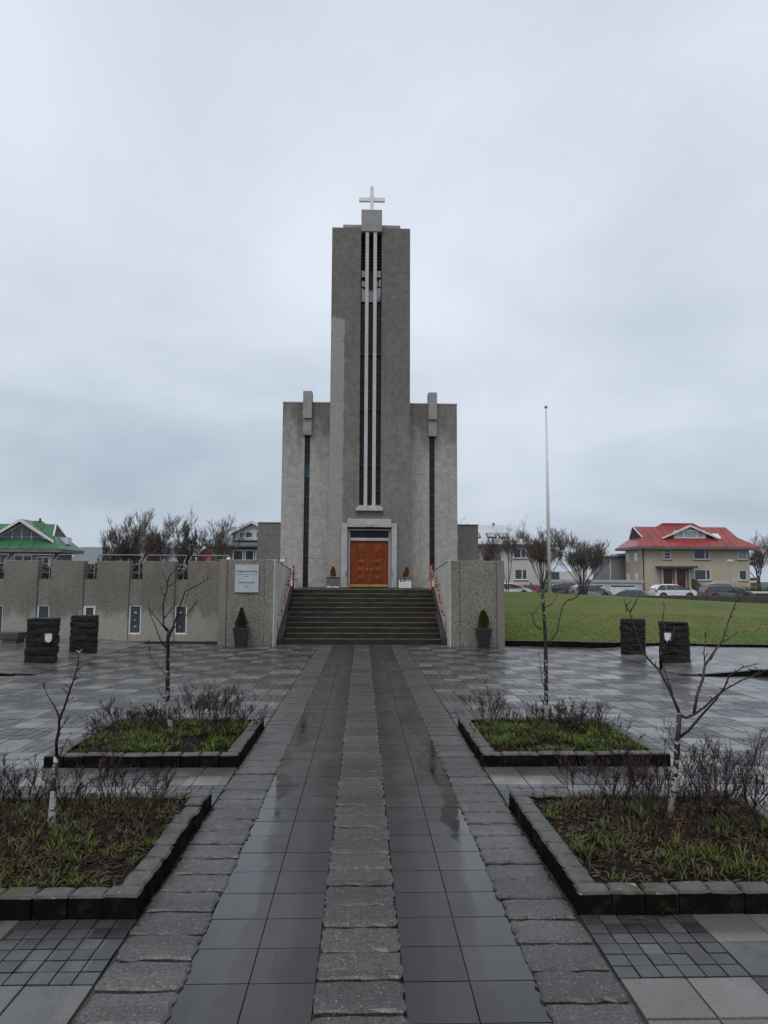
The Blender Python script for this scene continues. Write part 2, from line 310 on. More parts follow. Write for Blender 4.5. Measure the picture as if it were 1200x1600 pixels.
M['redwall'] = pbr('red_cladding', (0.20, 0.016, 0.02), (0.16, 0.013, 0.016), 1.5, 0.5)
M['corrugated'] = pbr('red_corrugated', (0.36, 0.08, 0.085), (0.30, 0.065, 0.07), 1.5, 0.5)
M['redwood'] = pbr('brown_door', (0.12, 0.028, 0.016), (0.09, 0.02, 0.012), 3, 0.5)
M['darkconc'] = pbr('dark_concrete', (0.06, 0.055, 0.05), (0.04, 0.037, 0.034), 1.5, 0.7, 0.4, 20)
M['balcony'] = pbr('balcony_wood', (0.11, 0.085, 0.06), (0.08, 0.06, 0.045), 2, 0.7)
def paint(name, c, rough=0.25): return pbr(name, c, tuple(x*0.9 for x in c), 2, rough, grain=0.02, **{'Coat Weight': 0.6, 'Coat Roughness': 0.08})
M['carwhite'] = paint('car_white', (0.68, 0.69, 0.71)); M['cargrey'] = paint('car_grey', (0.055, 0.068, 0.078)); M['cardark'] = paint('car_dark', (0.045, 0.04, 0.05))
M['carblue'] = paint('car_blue_grey', (0.16, 0.18, 0.23)); M['carteal'] = paint('car_teal', (0.17, 0.22, 0.25)); M['carred'] = paint('car_red', (0.42, 0.09, 0.05))
M['roofbox'] = paint('roof_box', (0.32, 0.33, 0.36)); M['tyre'] = pbr('tyre', (0.015, 0.015, 0.015), None, 6, 0.8)
M['rim'] = pbr('rim', (0.4, 0.4, 0.42), None, 6, 0.35); M['tail'] = pbr('tail_lamp', (0.35, 0.02, 0.02), None, 5, 0.2); M['head'] = pbr('head_lamp', (0.6, 0.62, 0.65), None, 5, 0.15)
M['signplate'] = pbr('sign_plate', (0.40, 0.45, 0.49), (0.34, 0.385, 0.42), 3, 0.35, grain=0.03)
M['ink'] = pbr('sign_ink', (0.045, 0.055, 0.065), None, 5, 0.6)
M['ink_grey'] = pbr('sign_ink_grey', (0.10, 0.12, 0.14), None, 5, 0.6)
M['lampglass'] = pbr('lamp_glass', (0.55, 0.58, 0.60), None, 5, 0.2)

# ------------------------------------------------------------------ mesh helpers
class MB:
    def __init__(s): s.v = []; s.f = []
    def add(s, vs, fs):
        b = len(s.v); s.v += [tuple(q) for q in vs]; s.f += [tuple(b+i for i in q) for q in fs]; return s
    def poly(s, *pts): return s.add(pts, [tuple(range(len(pts)))])
    def box(s, x0, x1, y0, y1, z0, z1):
        if x0 > x1: x0, x1 = x1, x0
        if y0 > y1: y0, y1 = y1, y0
        return s.add([(x0,y0,z0),(x1,y0,z0),(x1,y1,z0),(x0,y1,z0),(x0,y0,z1),(x1,y0,z1),(x1,y1,z1),(x0,y1,z1)],
                     [(0,3,2,1),(4,5,6,7),(0,1,5,4),(1,2,6,5),(2,3,7,6),(3,0,4,7)])
    def prism(s, pts, axis, a, b):
        """extrude a 2-D outline (given in the other two axes, in order) along an axis"""
        n = len(pts)
        def mk(p, t):
            if axis == 'x': return (t, p[0], p[1])
            if axis == 'y': return (p[0], t, p[1])
            return (p[0], p[1], t)
        return s.add([mk(p, a) for p in pts]+[mk(p, b) for p in pts],
                     [tuple(range(n)), tuple(range(2*n-1, n-1, -1))]+[(i, i+n, (i+1) % n+n, (i+1) % n) for i in range(n)])
    def tube(s, pts, rad, n=6, cap=True):
        pts = [Vector(p) for p in pts]
        if isinstance(rad, (int, float)): rad = [rad]*len(pts)
        b = len(s.v); up = None
        for i, p in enumerate(pts):
            d = (pts[min(i+1, len(pts)-1)]-pts[max(i-1, 0)])
            d = d.normalized() if d.length > 1e-9 else Vector((0, 0, 1))
            if up is None: up = d.orthogonal().normalized()
            else:
                up = up - d*up.dot(d); up = up.normalized() if up.length > 1e-6 else d.orthogonal().normalized()
            sd_ = d.cross(up)
            for k in range(n):
                a = 2*math.pi*k/n; q = p+(up*math.cos(a)+sd_*math.sin(a))*rad[i]; s.v.append(tuple(q))
        for i in range(len(pts)-1):
            for k in range(n):
                k2 = (k+1) % n; s.f.append((b+i*n+k, b+i*n+k2, b+(i+1)*n+k2, b+(i+1)*n+k))
        if cap:
            s.f.append(tuple(b+k for k in range(n-1, -1, -1))); s.f.append(tuple(b+(len(pts)-1)*n+k for k in range(n)))
        return s
    def lathe(s, prof, c=(0, 0, 0), n=12):
        b = len(s.v)
        for r0, z in prof:
            for k in range(n):
                a = 2*math.pi*k/n; s.v.append((c[0]+r0*math.cos(a), c[1]+r0*math.sin(a), c[2]+z))
        for i in range(len(prof)-1):
            for k in range(n):
                k2 = (k+1) % n; s.f.append((b+i*n+k, b+i*n+k2, b+(i+1)*n+k2, b+(i+1)*n+k))
        s.f.append(tuple(b+k for k in range(n-1, -1, -1))); s.f.append(tuple(b+(len(prof)-1)*n+k for k in range(n)))
        return s
    def wall(s, x0, x1, z0, z1, y, holes, depth):
        """front wall sheet in the xz plane at y with rectangular openings and reveals running back by depth"""
        xs = sorted({x0, x1, *[h[0] for h in holes], *[h[1] for h in holes]}); zs = sorted({z0, z1, *[h[2] for h in holes], *[h[3] for h in holes]})
        for i in range(len(xs)-1):
            for j in range(len(zs)-1):
                cx, cz = (xs[i]+xs[i+1])/2, (zs[j]+zs[j+1])/2
                if any(h[0] < cx < h[1] and h[2] < cz < h[3] for h in holes): continue
                s.poly((xs[i], y, zs[j]), (xs[i+1], y, zs[j]), (xs[i+1], y, zs[j+1]), (xs[i], y, zs[j+1]))
        for a, b, c, d in holes:
            Y = y+depth
            s.poly((a, y, c), (a, y, d), (a, Y, d), (a, Y, c)); s.poly((b, y, d), (b, y, c), (b, Y, c), (b, Y, d))
            s.poly((a, y, d), (b, y, d), (b, Y, d), (a, Y, d))
            if c > z0+1e-6: s.poly((b, y, c), (a, y, c), (a, Y, c), (b, Y, c))
        return s
    def mesh(s, name, mat):
        me = bpy.data.meshes.new(name); me.from_pydata(s.v, [], s.f); me.update()
        if mat is not None: me.materials.append(M[mat] if isinstance(mat, str) else mat)
        return me
    def build(s, name, mat, parent=None, bevel=0, smooth=False, origin=None, fix=False):
        if origin is not None:
            ox, oy, oz = origin; s.v = [(x-ox, y-oy, z-oz) for x, y, z in s.v]
        me = s.mesh(name, mat)
        if smooth: me.shade_smooth()
        if fix:
            bm = bmesh.new(); bm.from_mesh(me); bmesh.ops.recalc_face_normals(bm, faces=bm.faces); bm.to_mesh(me); bm.free()
        o = bpy.data.objects.new(name, me); col.objects.link(o)
        if origin is not None: o.location = origin
        if parent is not None: o.parent = parent; 
        if bevel:
            b = o.modifiers.new('bevel', 'BEVEL'); b.width = bevel; b.segments = 2; b.limit_method = 'ANGLE'
        return o
def tag(o, label=None, cat=None, group=None, kind=None):
    if label: o['label'] = label
    if cat: o['category'] = cat
    if group: o['group'] = group
    if kind: o['kind'] = kind
    return o
def thing(name, label, cat, loc=(0, 0, 0), group=None, rz=0):
    o = bpy.data.objects.new(name, None); col.objects.link(o); o.location = loc; o.rotation_euler.z = rz; o.empty_display_size = 0.2
    return tag(o, label, cat, group)
def inst(name, me, parent, loc, rz=0, rx=0, ry=0, scale=None):
    o = bpy.data.objects.new(name, me); col.objects.link(o); o.parent = parent; o.location = loc; o.rotation_euler = (rx, ry, rz)
    if scale: o.scale = scale
    return o

# ------------------------------------------------------------------ ground, plaza
gr = MB().poly((-900, -80, -0.30), (900, -80, -0.30), (900, 1400, -0.30), (-900, 1400, -0.30)).build('ground', 'ground'); tag(gr, kind='structure')
st = MB().poly((-900, 46.5, -0.02), (900, 46.5, -0.02), (900, 79, -0.02), (-900, 79, -0.02)).build('street', 'asphalt'); tag(st, kind='structure')
plaza = MB().poly((-6.65, -3, -0.016), (6.65, -3, -0.016), (6.65, 20.2, -0.016), (-6.65, 20.2, -0.016)).build('plaza', 'joint'); tag(plaza, kind='structure')

def chip(mb, cx, cy, hx, hy, z=0.0, ch=0.006, h=0.014, tilt=0.0, r=rnd):
    a, b = r.uniform(-tilt, tilt), r.uniform(-tilt, tilt)
    t = [(sx*(hx-ch), sy*(hy-ch), z+a*sx*hx+b*sy*hy) for sx, sy in ((-1,-1),(1,-1),(1,1),(-1,1))]
    lo = [(sx*hx, sy*hy, z-h) for sx, sy in ((-1,-1),(1,-1),(1,1),(-1,1))]
    mb.add([(cx+x, cy+y, q) for x, y, q in t+lo], [(0,1,2,3)]+[(i, i+4, (i+1) % 4+4, (i+1) % 4) for i in range(4)])
def wob(hx, hy, seed, n=5, amp=0.007, h=0.03, ch=0.012):
    """a dressed stone with a worn, uneven outline"""
    r = random.Random(seed); mb = MB(); ring = []
    for (ax, ay), (bx, by) in (((-1,-1),(1,-1)),((1,-1),(1,1)),((1,1),(-1,1)),((-1,1),(-1,-1))):
        for i in range(n):
            t = i/n; x, y = ax+(bx-ax)*t, ay+(by-ay)*t
            k = 0.965 if i == 0 else 1.0
            ring.append((x*hx*k+r.uniform(-amp, amp), y*hy*k+r.uniform(-amp, amp)))
    m = len(ring); sc = lambda p, d: (p[0]*(1-d/hx), p[1]*(1-d/hy))
    a = [(*sc(p, ch), r.uniform(-0.002, 0.001)) for p in ring]; b = [(p[0], p[1], -ch*0.8) for p in ring]; c = [(p[0], p[1], -h) for p in ring]
    mb.add(a+b+c+[(0, 0, 0.001)], [(i, (i+1) % m, 3*m) for i in range(m)]+[(i, i+m, (i+1) % m+m, (i+1) % m) for i in range(m)]+[(i+m, i+2*m, (i+1) % m+2*m, (i+1) % m+m) for i in range(m)])
    return mb
# checkerboard of 2 x 2 slabs and 6 x 6 setts
slabs, setts = [], []
for side in (-1, 1):
    for c in range(8):
        for r0 in range(-5, 26):
            if c < 3 and (0 <= r0 < 3 or 5 <= r0 < 8): continue
            x0, y0 = 1.18+c*B, 3.99+r0*B
            if y0+B > 20.1: continue
            if (c+r0) % 2 == 0:
                for i in range(2):
                    for j in range(2): slabs.append((side*(x0+(i+0.5)*B/2), y0+(j+0.5)*B/2))
            else:
                for i in range(6):
                    for j in range(6): setts.append((side*(x0+(i+0.5)*B/6), y0+(j+0.5)*B/6))
def inview(p): return p[1] > 2.75 and abs(p[0]-0.02*p[1]) < 0.56*p[1]+0.15
def lay(items, name, mat, half, gap, ch):
    items.sort(key=lambda p: (not inview(p), p[0]**2+p[1]**2))
    near, far = items[:300], items[300:]
    ms = []
    for k in range(4):
        mb = MB(); chip(mb, 0, 0, half-gap, half-gap, 0, ch, 0.015, 0.012); ms.append(mb.mesh(name, mat))
    for x, y in near: inst(name, rnd.choice(ms), plaza, (x+rnd.uniform(-1, 1)*gap*0.3, y+rnd.uniform(-1, 1)*gap*0.3, rnd.uniform(-0.003, 0.0015)), rz=rnd.uniform(-0.008, 0.008))
    mb = MB()
    for x, y in far: chip(mb, x, y, half-gap, half-gap, rnd.uniform(-0.003, 0.0015), ch, 0.015, 0.008)
    tag(mb.build('far_'+name+'_field', mat, plaza), kind='stuff')
lay(slabs, 'slab', 'slab', B/4, 0.0022, 0.003)
lay(setts, 'sett', 'sett', B/12, 0.0022, 0.0018)

# processional path: three bands of worn stone, two lanes of smooth slabs between
path = MB().poly((-1.175, -3, -0.012), (1.175, -3, -0.012), (1.175, 20.05, -0.012), (-1.175, 20.05, -0.012)).build('path', 'joint'); tag(path, kind='structure')
cst = [wob(0.194, 0.1135, 40+k, 7, 0.0085).mesh('paving_stone', 'pathstone') for k in range(14)]
ost = [wob(0.186, 0.1135, 60+k, 7, 0.0105).mesh('paving_stone', 'pathstone') for k in range(14)]
for s_, ms, xc in ((0, cst, 0), (-1, ost, -0.975), (1, ost, 0.975)):
    for k in range(70):
        y = 2.5+0.2465*k+s_*0.06
        if y > 19.93: break
        inst('paving_stone', rnd.choice(ms), path, (xc+rnd.uniform(-0.006, 0.006), y, 0.016+rnd.uniform(-0.004, 0.003)), rz=rnd.choice((0, math.pi))+rnd.uniform(-0.012, 0.012), rx=rnd.uniform(-0.01, 0.01), ry=rnd.uniform(-0.008, 0.008))
lsm = []
for k in range(4):
    mb = MB(); chip(mb, 0, 0, 0.1487, 0.1515, 0, 0.0022, 0.015, 0.003); lsm.append(mb.mesh('lane_slab', 'lane'))
for s_ in (-1, 1):
    for i in range(2):
        for k in range(59):
            y = 2.3+0.305*k
            if y > 19.95: break
            inst('lane_slab', rnd.choice(lsm), path, (s_*(0.345+0.299*i), y, rnd.uniform(-0.0012, 0.0008)), rz=rnd.uniform(-0.004, 0.004))

# edge pavement beside the plaza, its raised ends and the access road
for s_ in (-1, 1):
    pv = MB().poly((s_*6.66, -3, -0.014), (s_*7.35, -3, -0.014), (s_*7.35, 13.4, -0.014), (s_*6.66, 13.4, -0.014)).build('pavement', 'joint', fix=True)
    tag(pv, kind='structure'); mb = MB()
    for i in range(4):
        for k in range(49): chip(mb, s_*(6.215+0.3*i), -1.15+0.3*k, 0.147, 0.147, rnd.uniform(-0.002, 0.001)+0.002, 0.004, 0.015, 0.006)
    tag(mb.build('band_slab_field', 'bandslab', pv), kind='stuff')
    rd = MB().poly((s_*7.35, -30, -0.02), (s_*60, -30, -0.02), (s_*60, 13.55, -0.02), (s_*7.35, 13.55, -0.02)).build('road', 'asphalt', fix=True); tag(rd, kind='structure')
    # raised pavement
    rp = MB(); yb = 13.62
    rise = lambda x: 0.1*max(0, min(1, (abs(x)-6.35)/1.3))
    for a, b in ((6.1, 6.35), (6.35, 6.75), (6.75, 7.2), (7.2, 7.65), (7.65, 40)): rp.poly((s_*a, yb, rise(a)-.014), (s_*b, yb, rise(b)-.014), (s_*b, 20.9, rise(b)-.014), (s_*a, 20.9, rise(a)-.014))
    rp = rp.build('raised_pavement', 'joint', fix=True); tag(rp, kind='structure')
    mb = MB()
    for i in range(36):
        for k in range(18):
            x, y = 6.28+0.4*i, 13.90+0.4*k
            if s_ > 0 and y > 19.2-0.175*(x-3.9): continue
            xa, xb = x-.197, x+.197; mb.poly(*[(s_*q, yy, rise(q)+.001) for q, yy in ((xa, y-.197), (xb, y-.197), (xb, y+.197), (xa, y+.197))])
    tag(mb.build('raised_slab_field', 'bandslab', rp, fix=True), kind='stuff')
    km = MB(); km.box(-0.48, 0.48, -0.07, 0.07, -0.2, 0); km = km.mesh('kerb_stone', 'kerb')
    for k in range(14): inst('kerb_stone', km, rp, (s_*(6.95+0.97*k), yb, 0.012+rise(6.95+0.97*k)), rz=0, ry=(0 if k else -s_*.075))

# ------------------------------------------------------------------ lawn with its front kerb
def lawn_front(x): return 19.62-0.178*(x-3.9) if x < 11 else 18.36+0.0*(x-11)
def lawn_z(x, y):
    yf = lawn_front(x); t = max(0, min(1, (y-yf)/(40.0-yf)))
    zc = 1.12-0.045*max(0, x-9.5) if x < 30 else 0.2
    zc = max(zc, 0.2); s1 = 1-(1-t)**1.7
    z = 0.13+(zc-0.13)*s1
    z += 0.03*mnoise.noise(Vector((x*0.25, y*0.25, 0)))
    if y > 41: z -= (y-41)*0.035
    return z
mb = MB(); nx, ny = 60, 40; X0, X1 = 3.92, 60.0
for j in range(ny+1):
    for i in range(nx+1):
        x = X0+(X1-X0)*(i/nx)**1.5; yf = lawn_front(x); y = yf+(44.0-yf)*(j/ny)**1.2
        mb.v.append((x, y, lawn_z(x, y)))
for j in range(ny):
    for i in range(nx):
        a = j*(nx+1)+i; mb.f.append((a, a+1, a+nx+2, a+nx+1))
lw = mb.build('lawn', 'lawn', smooth=True); tag(lw, kind='structure')
gb = MB()
for k in range(30000):
    t = rnd.random()**2.2; x = 3.95+rnd.random()**1.3*24; yf = lawn_front(x); y = yf+0.02+t*7
    z = lawn_z(x, y)-0.01; h = rnd.uniform(0.015, 0.04); a = rnd.uniform(0, 6.28); wd = 0.006+0.0006*y
    dx, dy = math.cos(a)*wd, math.sin(a)*wd
    b = len(gb.v); gb.v += [(x-dx, y-dy, z), (x+dx, y+dy, z), (x+rnd.uniform(-.03, .03), y+rnd.uniform(-.03, .03), z+h)]; gb.f.append((b, b+1, b+2))
tag(gb.build('lawn_grass', 'blade'), 'short green grass blades covering the sloping lawn', 'grass', kind='stuff')
lk = thing('lawn_kerb', 'dark mossy stone kerb along the front edge of the lawn', 'kerb')
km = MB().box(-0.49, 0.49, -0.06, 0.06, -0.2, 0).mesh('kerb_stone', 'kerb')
x = 4.4
while x < 24:
    if x < 10.6: inst('kerb_stone', km, lk, (x, lawn_front(x)-0.07, 0.155+rnd.uniform(-.006, .006)), rz=-0.176)
    else: inst('kerb_stone', km, lk, (x+0.35, 18.29, 0.155+rnd.uniform(-.006, .006)))
    x += 0.975 if x < 10.6 else 0.985

# ------------------------------------------------------------------ stairs, flanking walls, landing
NS, RI, TR = 11, 0.1330, 0.33
SY = 20.10; LZ = NS*RI
stairs = thing('stairs', 'broad dark wet concrete stairs leading up to the church door', 'stairs', (0, SY, 0))
for k in range(NS):
    y0 = SY+k*TR-SY; hwS = 2.21 if k < 5 else 2.28
    s1 = MB().box(-hwS, hwS, y0, y0+TR+(0.03 if k < NS-1 else 0), k*RI-0.06, (k+1)*RI).build('step', 'stairs', stairs, bevel=0.012)
    MB().box(-hwS+.004, hwS-.004, y0-0.006, y0+0.026, (k+1)*RI-0.016, (k+1)*RI+0.003).build('nosing', 'nosing', s1, bevel=0.006)
for s_ in (-1, 1):
    MB().prism([(1.66, 0.3), (3.62, 0.3), (3.62, LZ+0.10), (3.45, LZ+0.10), (1.66, 0.80)], 'x', s_*2.282, s_*2.373).build('skirting', 'blackstone', stairs, fix=True)
    pts = [(-0.10, 0.0), (1.655, 0.0), (1.655, 0.76), (1.45, 0.74), (0.0, 0.19), (-0.10, 0.15)]
    MB().prism(pts, 'x', s_*2.212, s_*2.373).build('skirting', 'blackstone', stairs, fix=True)
landing = MB(); landing.box(-2.37, 2.37, SY+NS*TR+0.002, 34, 1.2, LZ); landing = landing.build('landing', 'stairs'); tag(landing, kind='structure')
terr = MB(); terr.box(2.66, 3.86, 19.75, 34, 0.9, LZ-0.01); terr.box(-30, -2.66, 20.95, 40, 1.2, 1.62); terr = terr.build('terrace', 'trim_grey'); tag(terr, kind='structure')
def flank(s_, label):
    t = thing('flank_wall', label, 'wall', (s_*3.1, 19.4, 0))
    def bx(name, mat, a, b, y0, y1, z0, z1, bev=0.012):
        m = MB().box(s_*a, s_*b, y0, y1, z0, z1); return m.build(name, mat, t, bevel=bev, origin=(s_*3.1, 19.4, 0)) if False else m
    def put(m, name, mat, bev=0.012):
        m.v = [(x-s_*3.1, y-19.4, z) for x, y, z in m.v]; return m.build(name, mat, t, bevel=bev, fix=True)
    put(bx('', '', 2.64, 3.66, 19.39, 19.75, -0.05, 2.315), 'front_panel', 'roughcast_plain')
    put(bx('', '', 2.402, 2.637, 19.35, 19.75, -0.05, 2.318), 'pilaster', 'roughcast_plain')
    put(bx('', '', 3.663, 3.87, 19.355, 19.75, -0.05, 2.312), 'pilaster', 'roughcast_plain')
    m = MB().prism([(19.352, -0.05), (23.72, -0.05), (23.72, 2.09), (23.2, 2.10), (19.352, 2.322)], 'x', s_*2.375, s_*2.60)
    m.v = [(x, y if y > 19.4 else 19.36, z) for x, y, z in m.v]
    put(m, 'stair_wall', 'innerwall', 0.008)
    m = MB().prism([(19.76, 2.30), (23.72, 2.092), (23.72, 2.125), (19.76, 2.332)], 'x', s_*2.36, s_*2.62); put(m, 'coping', 'innerwall', 0.006)
    if s_ > 0:
        m = MB().box(3.65, 3.868, 19.752, 29, 0.0, 2.312); put(m, 'side_wall', 'roughcast_plain')
        m = MB().tube([(3.12, 19.40, 1.43), (3.12, 19.37, 1.43)], 0.022, 8); put(m, 'pipe_hole', 'blackmetal', 0)
    else:
        m = MB().box(-3.87, -3.67, 19.752, 20.70, 0.0, 2.312); put(m, 'side_wall', 'roughcast_plain')
        m = MB().lathe([(0.05, 0), (0.06, 0.03), (0.045, 0.07), (0.01, 0.09)], (-3.8, 20.3, 2.312), 10); put(m, 'vent_cap', 'whitepaint', 0)
    return t
flank(-1, 'grey pebble-dashed wall left of the stairs carrying the notice sign')
flank(1, 'grey pebble-dashed wall right of the stairs without a sign')
def handrail(s_, label):
    t = thing('handrail', label, 'handrail', (s_*2.28, 20.25, 0.8)); O = (s_*2.28, 20.25, 0.8); xw = s_*2.365
    def put(m, name, mat, p=t):
        m.v = [(x-O[0], y-O[1], z-O[2]) for x, y, z in m.v]; return m.build(name, mat, p, smooth=False)
    segs = [((20.2, 0.80), (21.95, 1.57)), ((21.9, 1.66), (23.55, 2.17))]
    for (a, za), (b, zb) in segs:
        for dz, dx in ((0, 0), (0.07, -0.05)):
            put(MB().tube([(s_*(2.28+dx), a, za+dz), (s_*(2.28+dx), b, zb+dz)], 0.0125, 8), 'rail', 'orange')
        for q in (0.06, 0.5, 0.94):
            y, z = a+(b-a)*q, za+(zb-za)*q
            put(MB().tube([(xw, y, z-0.07), (s_*2.285, y, z-0.05), (s_*2.275, y, z+0.09)], 0.013, 6), 'bracket', 'blackmetal')
    put(MB().tube([(s_*2.27, 21.95, 1.57), (s_*2.27, 21.93, 1.62), (s_*2.27, 21.9, 1.66)], 0.022, 8), 'joint', 'orange')
    put(MB().tube([(s_*2.27, 23.5, 1.45), (s_*2.27, 23.55, 2.08), (s_*2.27, 23.52, 2.20), (s_*2.27, 23.42, 2.22)], 0.03, 8), 'newel_post', 'darkred' if s_ < 0 else 'orange')
    for y, z in ((20.22, 0.45), (21.9, 1.2)):
        put(MB().box(s_*2.366, s_*2.358, y-0.03, y+0.03, z-0.16, z+0.16), 'wall_slot', 'blackmetal')
handrail(-1, 'orange handrail left of the steps, ending in a dark red post')
handrail(1, 'orange double handrail on the stair wall right of the steps')

# notice sign
sg = thing('notice_sign', 'pale blue-grey notice sign on the wall left of the stairs', 'sign', (-3.124, 19.385, 1.80))
MB().box(-0.319, 0.319, -0.045, -0.012, -0.372, 0.375).build('plate', 'signplate', sg, bevel=0.004)
def text(s, size, x, z, mat, width, parent):
    c = bpy.data.curves.new('lettering', 'FONT'); c.body = s; c.size = size; c.align_x = 'CENTER'; c.extrude = 0.0015
    o = bpy.data.objects.new('lettering', c); col.objects.link(o); bpy.context.view_layer.update()
    me = bpy.data.meshes.new_from_object(o.evaluated_get(bpy.context.evaluated_depsgraph_get())); bpy.data.objects.remove(o)
    xs = [v.co.x for v in me.vertices]; k = width/(max(xs)-min(xs)); mid = (max(xs)+min(xs))/2
    me.transform(Matrix.Translation((x, -0.0475, z)) @ Matrix.Rotation(R(90), 4, 'X') @ Matrix.Scale(k, 4) @ Matrix.Translation((-mid, 0, 0)))
    me.materials.clear(); me.materials.append(M[mat]); o = bpy.data.objects.new('lettering', me); col.objects.link(o); o.parent = parent; return o
text('Laugarneskirkja', 0.1, 0.0, 0.172, 'ink', 0.56, sg)
text('Safna\u00f0arheimili', 0.08, -0.005, -0.125, 'ink', 0.43, sg)
m = MB()
for x0, x1, z in [(-0.29+0.058*i, -0.29+0.058*i+rnd.uniform(0.03, 0.05), 0.107) for i in range(10)]+[(-0.10+0.05*i, -0.10+0.05*i+0.04, -0.19) for i in range(4)]: m.box(x0, x1, -0.0475, -0.044, z-0.007, z+0.007)
m.build('small_print', 'ink_grey', sg)
for z in (0.056, -0.243):
    MB().prism([(-0.045, z), (-0.015, z-0.017), (-0.015, z-0.008), (0.045, z-0.005), (0.045, z+0.005), (-0.015, z+0.008), (-0.015, z+0.017)], 'y', -0.048, -0.044).build('arrow', 'ink', sg, fix=True)

# wall floodlight
fl = thing('floodlight', 'small grey floodlight standing on the wall left of the stairs', 'lamp', (-2.49, 22.3, 2.17))
MB().tube([(0, 0, -0.04), (0, 0, 0.15)], 0.02, 8).build('post', 'galv', fl)
hd = MB().box(-0.10, 0.10, -0.06, 0.05, 0.14, 0.27).build('head', 'blackmetal', fl, bevel=0.01); MB().box(-0.085, 0.085, -0.066, -0.062, 0.155, 0.255).build('glass', 'lampglass', hd)

# ------------------------------------------------------------------ parish hall with notched parapet
hall = thing('parish_hall', 'long low pebble-dashed hall with notched parapet left of the church', 'building', (-8, 20.55, 0))
HO = (-8, 20.55, 0)
def hput(m, name, mat, parent=hall, bev=0.0, fix=True):
    m.v = [(x-HO[0], y-HO[1], z-HO[2]) for x, y, z in m.v]; return m.build(name, mat, parent, bevel=bev, fix=fix)
rec = [(-5.36-1.292*k, -4.995-1.292*k) for k in range(9)]
edges = [-3.9]+[q for a, b in rec for q in (b, a)]+[-17.2]
for k in range(0, len(edges)-1, 2):
    b, a = edges[k], edges[k+1]
    hput(MB().box(a, b, 20.55, 20.86, -0.05, 2.285), 'pier', 'roughcast', bev=0.015)
hput(MB().box(-17.2, -3.9, 20.50, 20.546, -0.03, 0.022), 'plinth', 'blackstone')
for k, (a, b) in enumerate(rec):
    hput(MB().box(a+0.002, b-0.002, 20.60, 20.86, 1.03, 1.762), 'spandrel', 'roughcast_plain')
    hput(MB().box(a+0.002, b-0.002, 20.58, 20.86, -0.05, 0.205), 'sill_block', 'roughcast')
    wn = hput(MB().wall(a+0.003, b-0.003, 0.207, 1.028, 20.63, [(a+(0.075 if k == 2 else 0.045), b-(0.075 if k == 2 else 0.045), 0.25 if k != 2 else 0.28, 0.99 if k != 2 else 0.955)], 0.04), 'window', 'whitemetal')
    hput(MB().poly((a, 20.66, 0.21), (b, 20.66, 0.21), (b, 20.66, 1.02), (a, 20.66, 1.02)), 'pane', 'houseglass', wn)
    if k in (0, 1):
        for q in range(3): hput(MB().tube([(a+0.14+0.1*rnd.random(), 20.656, 0.4+q*0.2+0.05*rnd.random()), (a+0.14+0.08*rnd.random(), 20.654, 0.4+q*0.2)], 0.03, 8), 'sticker', 'paleglass', wn)
for k in range(1, 9):
    x0, x1 = rec[k][0]+0.27, rec[k-1][0]+0.24     # rail runs over one pier and ends inside both notches
    rl = hput(MB().tube([(x0, 20.98, 1.6), (x0, 20.98, 2.28), (x0+0.07, 21.12, 2.475), (x1-0.05, 21.12, 2.475), (x1-0.1, 20.98, 2.28), (x1-0.1, 20.98, 1.6)], 0.011, 6), 'railing', 'galv')
    for z in (1.95, 2.2): hput(MB().tube([(x0, 20.98, z), (x1-0.1, 20.98, z)], 0.008, 6), 'rail_bar', 'galv', rl)
rl = hput(MB().tube([(-5.09, 20.98, 1.6), (-5.09, 20.98, 2.28), (-5.03, 21.12, 2.475), (-3.95, 21.12, 2.475), (-3.95, 21.0, 2.25)], 0.011, 6), 'railing', 'galv')
for z in (1.95, 2.2): hput(MB().tube([(-5.09, 20.98, z), (-3.95, 20.98, z)], 0.012, 6), 'rail_bar', 'galv', rl)

# ------------------------------------------------------------------ church
CY = 28.8; WY = 29.3
ch = thing('church', 'grey concrete church with a tall slotted tower, two lower wings and a roof cross', 'church', (0.27, CY, LZ))
CO = (0.27, CY, LZ)
def cput(m, name, mat, parent=ch, bev=0.0, fix=True, smooth=False):
    m.v = [(x-CO[0], y-CO[1], z-CO[2]) for x, y, z in m.v]; return m.build(name, mat, parent, bevel=bev, fix=fix, smooth=smooth)
TX0, TX1, TZ = -1.39, 1.91, 16.605
SL0, SL1, SZ0, SZ1 = -0.165, 0.71, 4.80, 16.39
D0, D1, DZ = -0.63, 1.165, 3.895
m = MB().wall(TX0, TX1, LZ-0.05, TZ, CY, [(SL0, SL1, SZ0, SZ1), (D0, D1, LZ-0.05, DZ)], 0.5)
m.poly((TX0, CY, LZ-.05), (TX0, CY, TZ), (TX0, 32, TZ), (TX0, 32, LZ-.05)); m.poly((TX1, CY, TZ), (TX1, CY, LZ-.05), (TX1, 32, LZ-.05), (TX1, 32, TZ))
m.poly((TX0, CY, TZ), (TX1, CY, TZ), (TX1, 32, TZ), (TX0, 32, TZ)); m.poly((TX0, 32, LZ), (TX0, 32, TZ), (TX1, 32, TZ), (TX1, 32, LZ))
tower = cput(m, 'tower_wall', 'church')
cput(MB().box(-0.935, 1.50, 28.95, 31.7, TZ+0.003, 16.82), 'tower_cap', 'trim_grey', bev=0.01)
cput(MB().box(-0.16, 0.713, 28.66, 29.3, 16.392, 17.35), 'slot_head', 'trim_grey', bev=0.012)
cput(MB().box(-0.934, -0.2, 28.80, 28.94, TZ+0.004, TZ+0.05), 'coping', 'trim_grey')
cr_ = cput(MB().box(0.205, 0.355, 28.78, 28.92, 17.352, 18.46), 'cross', 'whitemetal', bev=0.012)
